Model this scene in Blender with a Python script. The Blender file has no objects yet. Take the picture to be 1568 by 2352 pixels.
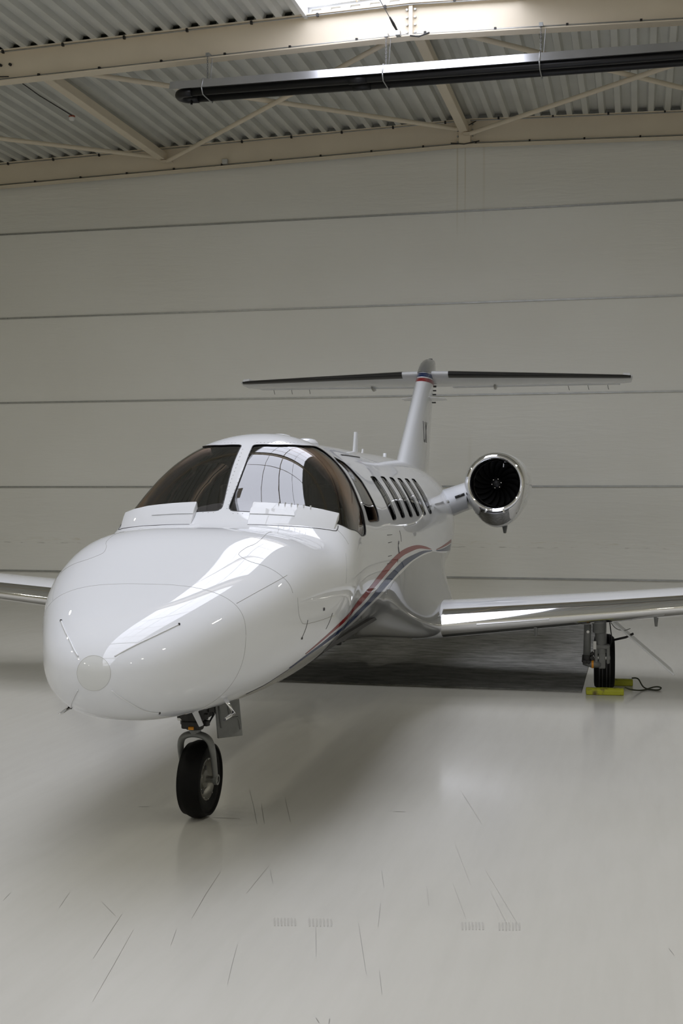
import bpy, bmesh, math, random
import numpy as np
from mathutils import Vector, Matrix
from mathutils.bvhtree import BVHTree
from mathutils.geometry import delaunay_2d_cdt

random.seed(7)
scene = bpy.context.scene
COL = scene.collection
R = math.radians

# ------------------------------------------------------------------ camera
FPX, CAM_H, YAW, PITCH = 2900.0, 1.95, R(13.2), math.atan(46 / 2900.0)
cam_d = bpy.data.cameras.new('camera')
cam_d.sensor_fit = 'VERTICAL'
cam_d.sensor_height = 36.0
cam_d.lens = FPX / 2352.0 * 36.0
cam = bpy.data.objects.new('camera', cam_d)
COL.objects.link(cam)
cam.location = (0, 0, CAM_H)
cam.rotation_euler = (math.pi / 2 - PITCH, 0, YAW)
cam_d.clip_end = 200
scene.camera = cam

# ------------------------------------------------------------------ light, world, exposure
world = bpy.data.worlds.new('world')
scene.world = world
world.use_nodes = True
world.node_tree.nodes['Background'].inputs[0].default_value = (0.75, 0.8, 1.0, 1)
world.node_tree.nodes['Background'].inputs[1].default_value = 0.6
scene.view_settings.view_transform = 'Standard'
scene.view_settings.look = 'None'
scene.view_settings.gamma = 1.0
scene.view_settings.use_curve_mapping = False
scene.view_settings.exposure = 0.24
scene.cycles.diffuse_bounces = 8
scene.cycles.max_bounces = 14
SKYLIGHT = 4.15          # radiance of the daylit ridge skylight
LAMP = 155.0             # radiance of the high bay lamps

# ------------------------------------------------------------------ materials
def new_mat(name):
    m = bpy.data.materials.new(name)
    m.use_nodes = True
    return m, m.node_tree, m.node_tree.nodes['Principled BSDF']

def mat(name, color, rough=0.5, metal=0.0, coat=0.0, coat_rough=0.03, spec=0.5, var=0.0, vscale=3.0, bump=0.0, bscale=60.0):
    m, nt, b = new_mat(name)
    b.inputs['Base Color'].default_value = (*color, 1)
    b.inputs['Roughness'].default_value = rough
    b.inputs['Metallic'].default_value = metal
    b.inputs['Coat Weight'].default_value = coat
    b.inputs['Coat Roughness'].default_value = coat_rough
    b.inputs['Specular IOR Level'].default_value = spec
    if var or bump:
        tc = nt.nodes.new('ShaderNodeTexCoord')
    if var:
        n = nt.nodes.new('ShaderNodeTexNoise'); n.inputs['Scale'].default_value = vscale; n.inputs['Detail'].default_value = 5
        nt.links.new(tc.outputs['Object'], n.inputs['Vector'])
        r = nt.nodes.new('ShaderNodeValToRGB')
        r.color_ramp.elements[0].position = 0.3; r.color_ramp.elements[1].position = 0.7
        r.color_ramp.elements[0].color = (*[c * (1 - var) for c in color], 1)
        r.color_ramp.elements[1].color = (*[min(1, c * (1 + var)) for c in color], 1)
        nt.links.new(n.outputs['Fac'], r.inputs['Fac']); nt.links.new(r.outputs['Color'], b.inputs['Base Color'])
    if bump:
        n2 = nt.nodes.new('ShaderNodeTexNoise'); n2.inputs['Scale'].default_value = bscale; n2.inputs['Detail'].default_value = 4
        nt.links.new(tc.outputs['Object'], n2.inputs['Vector'])
        bp = nt.nodes.new('ShaderNodeBump'); bp.inputs['Strength'].default_value = bump; bp.inputs['Distance'].default_value = 0.01
        nt.links.new(n2.outputs['Fac'], bp.inputs['Height']); nt.links.new(bp.outputs['Normal'], b.inputs['Normal'])
    return m

def emit(name, color, strength):
    m = bpy.data.materials.new(name); m.use_nodes = True
    nt = m.node_tree; nt.nodes.clear()
    e = nt.nodes.new('ShaderNodeEmission'); o = nt.nodes.new('ShaderNodeOutputMaterial')
    e.inputs[0].default_value = (*color, 1); e.inputs[1].default_value = strength
    nt.links.new(e.outputs[0], o.inputs[0])
    return m

def glass(name, tint, ior):
    m = bpy.data.materials.new(name); m.use_nodes = True
    nt = m.node_tree; nt.nodes.clear()
    t = nt.nodes.new('ShaderNodeBsdfTransparent'); t.inputs[0].default_value = (*tint, 1)
    g = nt.nodes.new('ShaderNodeBsdfGlossy'); g.inputs['Roughness'].default_value = 0.0
    f = nt.nodes.new('ShaderNodeFresnel'); f.inputs[0].default_value = ior
    mx = nt.nodes.new('ShaderNodeMixShader'); o = nt.nodes.new('ShaderNodeOutputMaterial')
    nt.links.new(f.outputs[0], mx.inputs[0]); nt.links.new(t.outputs[0], mx.inputs[1]); nt.links.new(g.outputs[0], mx.inputs[2])
    nt.links.new(mx.outputs[0], o.inputs[0])
    return m

M = {
    'paint': mat('white_paint', (0.70, 0.715, 0.745), 0.4, 0, 1.0, 0.012, spec=0.0),
    'paint_matte': mat('white_paint_satin', (0.70, 0.71, 0.73), 0.35, 0, 0.3, 0.15),
    'nosecap': mat('nose_cap_grey', (0.63, 0.64, 0.63), 0.4, 0, 1.0, 0.03, spec=0.0),
    'silver': mat('silver_belly_paint', (0.22, 0.225, 0.23), 0.3, 0.3, 1.0, 0.015),
    'red': mat('red_paint', (0.23, 0.012, 0.016), 0.4, 0, 0.7, 0.02, spec=0.0),
    'blue': mat('blue_paint', (0.012, 0.03, 0.10), 0.4, 0, 0.7, 0.02, spec=0.0),
    'stripe_white': mat('stripe_white', (0.75, 0.75, 0.75), 0.3, 0, 1.0, 0.02),
    'chrome': mat('polished_metal', (0.82, 0.82, 0.83), 0.06, 1.0),
    'steel': mat('brushed_metal', (0.55, 0.55, 0.54), 0.3, 1.0),
    'greypaint': mat('grey_gear_paint', (0.17, 0.175, 0.17), 0.4, 0, 0.2, 0.2, var=0.12, vscale=14),
    'greycap': mat('grey_cap_paint', (0.20, 0.205, 0.205), 0.3, 0.2, 0.8, 0.08),
    'rubber': mat('black_rubber', (0.004, 0.004, 0.004), 0.6, spec=0.14, bump=0.15, bscale=120),
    'boot': mat('black_deice_rubber', (0.012, 0.012, 0.013), 0.28, 0, 0.2, 0.2),
    'seal': mat('dark_seal', (0.03, 0.03, 0.032), 0.45),
    'line': mat('panel_gap', (0.34, 0.34, 0.335), 0.6), 'edge': mat('cap_edge', (0.5, 0.5, 0.48), 0.6),
    'mark': mat('dark_marking', (0.05, 0.05, 0.055), 0.4),
    'frame_pink': mat('windshield_reveal', (0.80, 0.64, 0.56), 0.55, var=0.06, vscale=9),
    'interior': mat('dark_interior', (0.035, 0.034, 0.034), 0.75),
    'seat': mat('seat_leather', (0.06, 0.055, 0.05), 0.5),
    'wglass': glass('windshield_glass', (0.86, 0.83, 0.79), 2.1),
    'cglass': glass('cabin_glass', (0.22, 0.22, 0.22), 1.9),
    'hubm': mat('wheel_metal', (0.20, 0.195, 0.175), 0.38, 0.6, var=0.15, vscale=20),
    'dark': mat('dark_fittings', (0.022, 0.021, 0.02), 0.5, 0.2, var=0.3, vscale=40),
    'orange': mat('orange_band', (0.75, 0.30, 0.02), 0.5),
    'fan': mat('fan_metal', (0.015, 0.015, 0.016), 0.45, 0.5),
    'duct': mat('intake_duct', (0.008, 0.008, 0.008), 0.8, 0.0, spec=0.1),
    'beam': mat('cream_beam_paint', (0.72, 0.64, 0.51), 0.55, var=0.05, vscale=1.2),
    'deck': mat('roof_deck_steel', (0.60, 0.605, 0.57), 0.45, 0.0, var=0.08, vscale=1.1),
    'galv': mat('galvanised', (0.42, 0.43, 0.43), 0.42, 0.75, var=0.1, vscale=8),
    'heater': mat('heater_black', (0.02, 0.02, 0.022), 0.38, 0.5),
    'reflector': mat('heater_reflector', (0.55, 0.55, 0.56), 0.28, 0.9, var=0.06, vscale=3),
    'chain': mat('chain_steel', (0.22, 0.22, 0.22), 0.4, 0.8),
    'cable': mat('black_cable', (0.02, 0.02, 0.02), 0.5),
    'boxgrey': mat('junction_box_grey', (0.52, 0.52, 0.50), 0.5),
    'whiteplastic': mat('white_plastic', (0.78, 0.78, 0.76), 0.4),
    'redplastic': mat('red_plastic', (0.45, 0.10, 0.05), 0.4),
    'sidewall': mat('side_wall_cladding', (0.76, 0.745, 0.66), 0.6, var=0.05, vscale=0.6),
    'rope': mat('dark_rope', (0.05, 0.055, 0.03), 0.8, bump=0.4, bscale=200),
    'sky': emit('daylit_skylight_pane', (0.86, 0.885, 1.0), SKYLIGHT),
    'lamp': emit('lamp_lens', (1.0, 0.955, 0.83), LAMP),
    'scuff': mat('rubber_scuff', (0.25, 0.245, 0.225), 0.5),
    'scuff_soft': mat('faint_scuff', (0.44, 0.43, 0.395), 0.35),
}

def floor_material():
    m, nt, b = new_mat('epoxy_floor')
    tc = nt.nodes.new('ShaderNodeTexCoord')
    n1 = nt.nodes.new('ShaderNodeTexNoise'); n1.inputs['Scale'].default_value = 0.55; n1.inputs['Detail'].default_value = 3; n1.inputs['Roughness'].default_value = 0.45
    r1 = nt.nodes.new('ShaderNodeValToRGB')
    r1.color_ramp.elements[0].position = 0.2; r1.color_ramp.elements[0].color = (0.54, 0.53, 0.49, 1)
    r1.color_ramp.elements[1].position = 0.8; r1.color_ramp.elements[1].color = (0.575, 0.565, 0.53, 1)
    nt.links.new(tc.outputs['Object'], n1.inputs['Vector']); nt.links.new(n1.outputs['Fac'], r1.inputs['Fac'])
    # fine rubbed dirt, drawn out along the towing direction
    mp = nt.nodes.new('ShaderNodeMapping'); mp.inputs['Scale'].default_value = (9, 0.9, 1); mp.inputs['Rotation'].default_value = (0, 0, R(12))
    n2 = nt.nodes.new('ShaderNodeTexNoise'); n2.inputs['Scale'].default_value = 1.2; n2.inputs['Detail'].default_value = 6; n2.inputs['Roughness'].default_value = 0.6
    r2 = nt.nodes.new('ShaderNodeValToRGB')
    r2.color_ramp.elements[0].position = 0.26; r2.color_ramp.elements[0].color = (0.86, 0.86, 0.84, 1)
    r2.color_ramp.elements[1].position = 0.6; r2.color_ramp.elements[1].color = (1, 1, 1, 1)
    nt.links.new(tc.outputs['Object'], mp.inputs['Vector']); nt.links.new(mp.outputs['Vector'], n2.inputs['Vector']); nt.links.new(n2.outputs['Fac'], r2.inputs['Fac'])
    mx = nt.nodes.new('ShaderNodeMixRGB'); mx.blend_type = 'MULTIPLY'; mx.inputs[0].default_value = 0.3
    nt.links.new(r1.outputs['Color'], mx.inputs[1]); nt.links.new(r2.outputs['Color'], mx.inputs[2])
    nt.links.new(mx.outputs['Color'], b.inputs['Base Color'])
    rr = nt.nodes.new('ShaderNodeMapRange'); rr.inputs['To Min'].default_value = 0.14; rr.inputs['To Max'].default_value = 0.22
    nt.links.new(n1.outputs['Fac'], rr.inputs['Value']); nt.links.new(rr.outputs['Result'], b.inputs['Roughness'])
    b.inputs['Specular IOR Level'].default_value = 0.5
    return m
M['floor'] = floor_material()

def fabric_material():
    m, nt, b = new_mat('door_fabric')
    L = nt.links.new
    tc = nt.nodes.new('ShaderNodeTexCoord')
    n1 = nt.nodes.new('ShaderNodeTexNoise'); n1.inputs['Scale'].default_value = 0.5; n1.inputs['Detail'].default_value = 6
    r1 = nt.nodes.new('ShaderNodeValToRGB')
    r1.color_ramp.elements[0].position = 0.3; r1.color_ramp.elements[0].color = (0.805, 0.805, 0.765, 1)
    r1.color_ramp.elements[1].position = 0.7; r1.color_ramp.elements[1].color = (0.84, 0.845, 0.81, 1)
    L(tc.outputs['Object'], n1.inputs['Vector']); L(n1.outputs['Fac'], r1.inputs['Fac'])
    sep = nt.nodes.new('ShaderNodeSeparateXYZ'); L(tc.outputs['Object'], sep.inputs[0])
    def math_(op, a, bb=None, c=None):
        n = nt.nodes.new('ShaderNodeMath'); n.operation = op
        for i, v in enumerate((a, bb, c)):
            if v is None: continue
            if isinstance(v, (int, float)): n.inputs[i].default_value = v
            else: L(v, n.inputs[i])
        return n.outputs[0]
    col = r1.outputs['Color']
    # water stains: vertical drips below the beam joint, a scuffed row low on the cloth
    mp = nt.nodes.new('ShaderNodeMapping'); mp.inputs['Scale'].default_value = (6, 1, 0.5); L(tc.outputs['Object'], mp.inputs['Vector'])
    n3 = nt.nodes.new('ShaderNodeTexNoise'); n3.inputs['Scale'].default_value = 1.5; n3.inputs['Detail'].default_value = 6; L(mp.outputs['Vector'], n3.inputs['Vector'])
    def stain(col, mask, color):
        mx = nt.nodes.new('ShaderNodeMixRGB'); L(mask, mx.inputs[0]); L(col, mx.inputs[1]); mx.inputs[2].default_value = (*color, 1)
        return mx.outputs[0]
    for x0, w, z0, amt in ((-3.13, 0.02, 6.4, 0.5), (-2.99, 0.018, 6.5, 0.35), (-2.66, 0.03, 6.6, 0.25), (-2.9, 0.05, 2.3, 0.25)):
        d = math_('ABSOLUTE', math_('SUBTRACT', sep.outputs['X'], x0))
        s = nt.nodes.new('ShaderNodeMapRange'); s.inputs['From Min'].default_value = w; s.inputs['From Max'].default_value = 0.0; L(d, s.inputs['Value'])
        z = nt.nodes.new('ShaderNodeMapRange'); z.inputs['From Min'].default_value = z0; z.inputs['From Max'].default_value = z0 + 0.9; L(sep.outputs['Z'], z.inputs['Value'])
        mk = math_('MULTIPLY', math_('MULTIPLY', s.outputs[0], z.outputs[0]), math_('MULTIPLY', n3.outputs['Fac'], amt * 1.6))
        if z0 < 3:
            z2 = nt.nodes.new('ShaderNodeMapRange'); z2.inputs['From Min'].default_value = 3.0; z2.inputs['From Max'].default_value = 2.5; L(sep.outputs['Z'], z2.inputs['Value'])
            mk = math_('MULTIPLY', mk, z2.outputs[0])
        col = stain(col, mk, (0.42, 0.34, 0.16))
    mp2 = nt.nodes.new('ShaderNodeMapping'); mp2.inputs['Scale'].default_value = (1.2, 1, 9); L(tc.outputs['Object'], mp2.inputs['Vector'])
    n4 = nt.nodes.new('ShaderNodeTexNoise'); n4.inputs['Scale'].default_value = 2.0; n4.inputs['Detail'].default_value = 5; L(mp2.outputs['Vector'], n4.inputs['Vector'])
    for zc, w, color, amt in ((1.05, 0.05, (0.50, 0.41, 0.22), 1.1), (0.975, 0.018, (0.2, 0.19, 0.16), 2.4)):
        d = math_('ABSOLUTE', math_('SUBTRACT', sep.outputs['Z'], zc))
        s = nt.nodes.new('ShaderNodeMapRange'); s.inputs['From Min'].default_value = w; s.inputs['From Max'].default_value = 0.0; L(d, s.inputs['Value'])
        n4.inputs['Scale'].default_value = 3.4
        t = nt.nodes.new('ShaderNodeMapRange'); t.inputs['From Min'].default_value = 0.52; t.inputs['From Max'].default_value = 0.75; L(n4.outputs['Fac'], t.inputs['Value'])
        mk = math_('MINIMUM', math_('MULTIPLY', math_('MULTIPLY', s.outputs[0], t.outputs[0]), amt * 0.4), 0.7)
        col = stain(col, mk, color)
    L(col, b.inputs['Base Color'])
    b.inputs['Roughness'].default_value = 0.5
    n5 = nt.nodes.new('ShaderNodeTexNoise'); n5.inputs['Scale'].default_value = 1.3; n5.inputs['Detail'].default_value = 7; n5.inputs['Distortion'].default_value = 0.6
    L(mp2.outputs['Vector'], n5.inputs['Vector'])
    bp = nt.nodes.new('ShaderNodeBump'); bp.inputs['Strength'].default_value = 0.14; bp.inputs['Distance'].default_value = 0.05
    L(n5.outputs['Fac'], bp.inputs['Height']); L(bp.outputs['Normal'], b.inputs['Normal'])
    return m
M['fabric'] = fabric_material()

def carpet_material():
    m, nt, b = new_mat('dark_grey_carpet')
    L = nt.links.new
    tc = nt.nodes.new('ShaderNodeTexCoord')
    mp = nt.nodes.new('ShaderNodeMapping'); mp.inputs['Scale'].default_value = (1.2, 2.6, 1); L(tc.outputs['Object'], mp.inputs['Vector'])
    n = nt.nodes.new('ShaderNodeTexNoise'); n.inputs['Scale'].default_value = 2.5; n.inputs['Detail'].default_value = 9; n.inputs['Roughness'].default_value = 0.72
    L(mp.outputs['Vector'], n.inputs['Vector'])
    r = nt.nodes.new('ShaderNodeValToRGB')
    r.color_ramp.elements[0].position = 0.35; r.color_ramp.elements[0].color = (0.13, 0.13, 0.124, 1)
    r.color_ramp.elements[1].position = 0.68; r.color_ramp.elements[1].color = (0.33, 0.33, 0.315, 1)
    L(n.outputs['Fac'], r.inputs['Fac']); L(r.outputs['Color'], b.inputs['Base Color'])
    b.inputs['Roughness'].default_value = 0.95; b.inputs['Specular IOR Level'].default_value = 0.1
    n2 = nt.nodes.new('ShaderNodeTexNoise'); n2.inputs['Scale'].default_value = 160
    L(tc.outputs['Object'], n2.inputs['Vector'])
    bp = nt.nodes.new('ShaderNodeBump'); bp.inputs['Strength'].default_value = 0.5; bp.inputs['Distance'].default_value = 0.004
    L(n2.outputs['Fac'], bp.inputs['Height']); L(bp.outputs['Normal'], b.inputs['Normal'])
    return m
M['carpet'] = carpet_material()

def chock_material():
    m, nt, b = new_mat('worn_yellow_paint')
    L = nt.links.new
    tc = nt.nodes.new('ShaderNodeTexCoord')
    n = nt.nodes.new('ShaderNodeTexNoise'); n.inputs['Scale'].default_value = 14; n.inputs['Detail'].default_value = 6
    L(tc.outputs['Object'], n.inputs['Vector'])
    r = nt.nodes.new('ShaderNodeValToRGB')
    r.color_ramp.elements[0].position = 0.36; r.color_ramp.elements[0].color = (0.13, 0.10, 0.03, 1)
    r.color_ramp.elements[1].position = 0.5; r.color_ramp.elements[1].color = (0.40, 0.41, 0.02, 1)
    L(n.outputs['Fac'], r.inputs['Fac']); L(r.outputs['Color'], b.inputs['Base Color'])
    b.inputs['Roughness'].default_value = 0.6
    return m
M['chock'] = chock_material()

# ------------------------------------------------------------------ mesh helpers
class MB:
    """Collects shapes into one mesh."""
    def __init__(s): s.v = []; s.f = []
    def add(s, v, f):
        o = len(s.v); s.v += [tuple(p) for p in v]; s.f += [tuple(i + o for i in q) for q in f]; return s
    def box(s, c, d, rot=None):
        hx, hy, hz = d[0] / 2, d[1] / 2, d[2] / 2
        v = [Vector((x, y, z)) for x in (-hx, hx) for y in (-hy, hy) for z in (-hz, hz)]
        if rot is not None: v = [rot @ p for p in v]
        v = [p + Vector(c) for p in v]
        return s.add(v, [(0, 1, 3, 2), (4, 6, 7, 5), (0, 4, 5, 1), (2, 3, 7, 6), (0, 2, 6, 4), (1, 5, 7, 3)])
    def rings(s, rings, close=True, caps=True):
        n = len(rings[0]); v = [p for r in rings for p in r]; f = []
        for i in range(len(rings) - 1):
            for j in range(n if close else n - 1):
                k = (j + 1) % n
                f.append((i * n + j, i * n + k, (i + 1) * n + k, (i + 1) * n + j))
        if caps:
            f.append(tuple(reversed(range(n)))); f.append(tuple((len(rings) - 1) * n + j for j in range(n)))
        return s.add(v, f)
    def tube(s, path, r, n=8, r2=None, up=(0, 0, 1), caps=True):
        path = [Vector(p) for p in path]; rings = []
        up = Vector(up)
        for i, p in enumerate(path):
            t = (path[min(i + 1, len(path) - 1)] - path[max(i - 1, 0)]).normalized()
            a = t.cross(up)
            if a.length < 1e-4: a = t.cross(Vector((1, 0, 0)))
            a.normalize(); b = a.cross(t).normalized()
            rr = r[i] if isinstance(r, (list, tuple)) else r
            rb = rr if r2 is None else (r2[i] if isinstance(r2, (list, tuple)) else r2)
            rings.append([p + a * (rr * math.cos(2 * math.pi * k / n)) + b * (rb * math.sin(2 * math.pi * k / n)) for k in range(n)])
        return s.rings(rings, True, caps)
    def lathe(s, prof, axis='x', c=(0, 0, 0), n=32, caps=False):
        """prof: (radius, position along axis)."""
        rings = []
        for r, a in prof:
            ring = []
            for k in range(n):
                t = 2 * math.pi * k / n; u, w = r * math.cos(t), r * math.sin(t)
                p = {'x': (a, u, w), 'y': (w, a, u), 'z': (u, w, a)}[axis]
                ring.append((p[0] + c[0], p[1] + c[1], p[2] + c[2]))
            rings.append(ring)
        return s.rings(rings, True, caps)
    def prism(s, poly, a, b, axis='y'):
        """poly in the plane across axis, extruded from a to b."""
        def P(q, t): return {'y': (q[0], t, q[1]), 'x': (t, q[0], q[1]), 'z': (q[0], q[1], t)}[axis]
        return s.rings([[P(q, a) for q in poly], [P(q, b) for q in poly]])
    def mirror(s):
        m = MB(); m.v = [(-p[0], p[1], p[2]) for p in s.v]; m.f = [tuple(reversed(q)) for q in s.f]; return m
    def build(s, name, material, parent=None, smooth=False, bevel=0.0, angle=None, recalc=True):
        me = bpy.data.meshes.new(name)
        me.from_pydata(s.v, [], s.f); me.update()
        if recalc:
            bm = bmesh.new(); bm.from_mesh(me); bmesh.ops.recalc_face_normals(bm, faces=bm.faces)
            bm.to_mesh(me); bm.free()
        return obj(name, me, material, parent, smooth, bevel, angle)

def obj(name, me, material, parent=None, smooth=False, bevel=0.0, angle=None):
    o = bpy.data.objects.new(name, me); COL.objects.link(o)
    if material is not None: me.materials.append(material if not isinstance(material, str) else M[material])
    if smooth:
        me.polygons.foreach_set('use_smooth', [True] * len(me.polygons))
        if angle is not None:
            me.set_sharp_from_angle(angle=R(angle))
    if bevel:
        b = o.modifiers.new('bevel', 'BEVEL'); b.width = bevel; b.segments = 2; b.limit_method = 'ANGLE'; b.angle_limit = R(40)
    if parent is not None: o.parent = parent
    return o

def tag(o, label=None, cat=None, group=None, kind=None):
    if label: o['label'] = label
    if cat: o['category'] = cat
    if group: o['group'] = group
    if kind: o['kind'] = kind
    return o

def empty(name, loc, rz=0.0):
    e = bpy.data.objects.new(name, None); COL.objects.link(e)
    e.location = loc; e.rotation_euler = (0, 0, rz); e.empty_display_size = 0.2
    return e

def dup(o, parent=None, loc=None):
    c = o.copy(); COL.objects.link(c)
    if parent is not None: c.parent = parent
    if loc is not None: c.location = loc
    return c

# ------------------------------------------------------------------ the hall
X0, X1, Y0, Y1 = -18.0, 12.08, -9.6, 22.30
RIDGE, SLOPE, ZR = -2.96, 0.0265, 8.45
def roof_z(x): return ZR - SLOPE * abs(x - RIDGE)
BAY = 5.40
BEAM_Y = [22.10 - BAY * k for k in range(6)]
NEAR = BEAM_Y[1]

fl = MB().box(((X0 + X1) / 2, (Y0 + Y1) / 2, -0.1), (X1 - X0 + 0.6, Y1 - Y0 + 0.6, 0.2)).build('floor', 'floor')
tag(fl, 'pale grey glossy epoxy hangar floor with scuff marks', 'floor', kind='structure')

# far wall: fabric panels between metal battens
wb = MB().box(((X0 + X1) / 2, Y1 + 0.25, 4.2), (X1 - X0 + 0.4, 0.1, 10.0)).build('wall_back', 'sidewall')
tag(wb, 'far wall of taut off-white fabric panels divided by metal battens', 'wall', kind='structure')
SEAM = [0.435, 2.05, 3.67, 5.295, 6.91]
zs = [0.0] + SEAM + [8.45]
for i in range(len(zs) - 1):
    z0, z1 = zs[i] + 0.012, zs[i + 1] - 0.012
    nx, nz = 60, 8
    v = []; f = []
    for a in range(nx + 1):
        for b in range(nz + 1):
            x = X0 + (X1 - X0) * a / nx; t = b / nz
            y = Y1 + 0.035 * math.sin(math.pi * t) + 0.004 * math.sin(1.7 * x + i) * math.sin(math.pi * t)
            v.append((x, y, z0 + (z1 - z0) * t))
    for a in range(nx):
        for b in range(nz):
            k = a * (nz + 1) + b; f.append((k, k + nz + 1, k + nz + 2, k + 1))
    m_ = MB(); m_.v = v; m_.f = f
    m_.build('fabric_panel', 'fabric', wb, smooth=True, recalc=False)
bat = MB()
xx = X0 + 0.05
while xx < X1 - 0.3:
    bat.box((xx + 0.14, -0.018, 0), (0.272, 0.014, 0.030)); bat.box((xx + 0.286, -0.012, 0), (0.02, 0.012, 0.02)); xx += 0.292
bat.box(((X0 + X1) / 2, 0.012, 0.0), (X1 - X0, 0.05, 0.03))
b0 = bat.build('batten', 'galv', wb); b0.location = (0, Y1, SEAM[0])
for z in SEAM[1:]: dup(b0, wb, (0, Y1, z))

for nm, c, d, lab in (('wall_left', (X0 - 0.1, (Y0 + Y1) / 2, 4.2), (0.2, Y1 - Y0 + 1.0, 10.0), 'plain pale side wall of the hangar beyond the starboard wing'),
                      ('wall_right', (X1 + 0.1, (Y0 + Y1) / 2, 4.2), (0.2, Y1 - Y0 + 1.0, 10.0), 'plain pale side wall of the hangar beyond the port wing'),
                      ('wall_front', ((X0 + X1) / 2, Y0 - 0.1, 4.2), (X1 - X0 + 0.4, 0.2, 10.0), 'plain pale end wall of the hangar facing the nose')):
    tag(MB().box(c, d).build(nm, 'sidewall'), lab, 'wall', kind='structure')

# roof deck: trapezoidal steel panels, each four ribs wide
ce = empty('ceiling', (0, 0, 0)); tag(ce, 'corrugated steel roof deck with a shallow ridge', 'ceiling', kind='structure')
PW, NP = 1.08, 4
def deck_mesh():
    pit = PW / NP; prof = []
    for k in range(NP):
        x = k * pit
        prof += [(x, 0.085), (x + 0.110, 0.085), (x + 0.135, 0.0), (x + 0.225, 0.0), (x + 0.250, 0.085)]
    prof.append((PW, 0.085))
    v = []; f = []
    for x, z in prof: v += [(x, 0, z), (x, BAY, z)]
    for i in range(len(prof) - 1): f.append((2 * i, 2 * i + 2, 2 * i + 3, 2 * i + 1))
    o = len(v)
    v += [(0, 0, 0.14), (PW, 0, 0.14), (PW, BAY, 0.14), (0, BAY, 0.14)]
    f.append((o, o + 1, o + 2, o + 3))
    me = bpy.data.meshes.new('deck_panel'); me.from_pydata(v, [], f); me.update(); me.materials.append(M['deck'])
    return me
DM = deck_mesh()
SKH = 1.45     # half width of the ridge skylight
for k in range(6):
    y0 = BEAM_Y[k] - BAY
    off = 0.0 if k == 0 else SKH
    for sgn in (-1, 1):
        d = off
        while d < (15.0):
            o = bpy.data.objects.new('deck_panel', DM); COL.objects.link(o); o.parent = ce
            xa = RIDGE + sgn * d if sgn > 0 else RIDGE - d - PW
            o.location = (xa, y0, roof_z(xa)); o.rotation_euler = (0, sgn * math.atan(SLOPE), 0)
            d += PW
MB().box(((X0 + X1) / 2, (Y0 + Y1) / 2, ZR + 0.62), (X1 - X0 + 1, Y1 - Y0 + 1, 0.05)).build('roof_cover', 'deck', ce)

# ridge skylight
wn = empty('window_1', (RIDGE, 0, ZR)); tag(wn, 'bright milky skylight strip along the roof ridge', 'window', kind='structure')
for k in range(1, 6):
    ya, yb = BEAM_Y[k] - BAY, BEAM_Y[k]
    n = 4
    for q in range(n):
        a = ya + (yb - ya) * q / n + 0.015; b = ya + (yb - ya) * (q + 1) / n - 0.015
        for sx in (-1, 1):
            x0, x1 = (0.02, SKH - 0.03) if sx > 0 else (-SKH + 0.03, -0.02)
            zc0, zc1 = 0.15 - 0.05 * abs(x0), 0.15 - 0.05 * abs(x1)
            p = MB(); p.add([(x0, a, zc0), (x1, a, zc1), (x1, b, zc1), (x0, b, zc0)], [(3, 2, 1, 0)])
            p.build('pane', 'sky', wn, recalc=False)
        MB().box((0, a - 0.015, 0.10), (2 * SKH, 0.03, 0.06)).build('glazing_bar', 'beam', wn)
    for sx in (-1, 1):
        MB().box((sx * (SKH + 0.0), (ya + yb) / 2, 0.04), (0.05, BAY, 0.22)).build('kerb', 'paint_matte', wn)
    for bx in (-.74, 0, .74): MB().box((bx, (ya + yb) / 2, 0.14 - .05 * abs(bx)), (0.018 if bx else .04, BAY, 0.02)).build('glazing_bar', 'beam', wn)
MB().box((0, NEAR + 0.06, 0.06), (2 * SKH, 0.05, 0.2)).build('kerb', 'paint_matte', wn)

# rafters: welded I sections following the shallow gable
BH, BF = 0.45, 0.19
def rafter(y, label, detail):
    prof = [(-BF / 2, -BH), (BF / 2, -BH), (BF / 2, -BH + 0.016), (0.006, -BH + 0.016), (0.006, -0.016), (BF / 2, -0.016), (BF / 2, 0), (-BF / 2, 0), (-BF / 2, -0.016), (-0.006, -0.016), (-0.006, -BH + 0.016), (-BF / 2, -BH + 0.016)]
    m_ = MB()
    m_.rings([[(x, a, roof_z(x) + z) for a, z in prof] for x in (X0, RIDGE, X1)])
    o = m_.build('roof_beam', 'beam'); o.location = (0, y, 0)
    tag(o, label, 'beam', None if detail else 'roof beams overhead')
    if detail:
        yf = -0.045
        for dz, dy, r in ((-BH + 0.05, -0.02, 0.011), (-0.03, -0.075, 0.009)):
            MB().tube([(x, dy, roof_z(x) + dz) for x in (X0, RIDGE, X1)], r, 6).build('conduit', 'galv', o, smooth=True)
        clip = MB().box((0, 0, 0), (0.035, 0.05, 0.05)).add([], [])
        c0 = None
        x = -13.0
        while x < 3.0:
            for dz, dy, skip in ((-BH + 0.045, -0.03, 0), (-0.02, -0.085, 0)):
                loc = (x + (0.4 if dz > -0.1 else 0), dy, roof_z(x) + dz)
                if c0 is None:
                    c0 = MB().box((0, 0, 0), (0.03, 0.04, 0.045)).build('clip', 'dark', o); c0.location = loc
                else: dup(c0, o, loc)
            x += 0.93
    return o
near = rafter(NEAR, 'cream steel roof beam that the black tube heater hangs from', True)
far = rafter(BEAM_Y[0], 'cream steel roof beam running along the top of the fabric wall', True)
for y in BEAM_Y[2:]: rafter(y, 'cream steel roof beam crossing under the bright ridge skylight', False)

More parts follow.
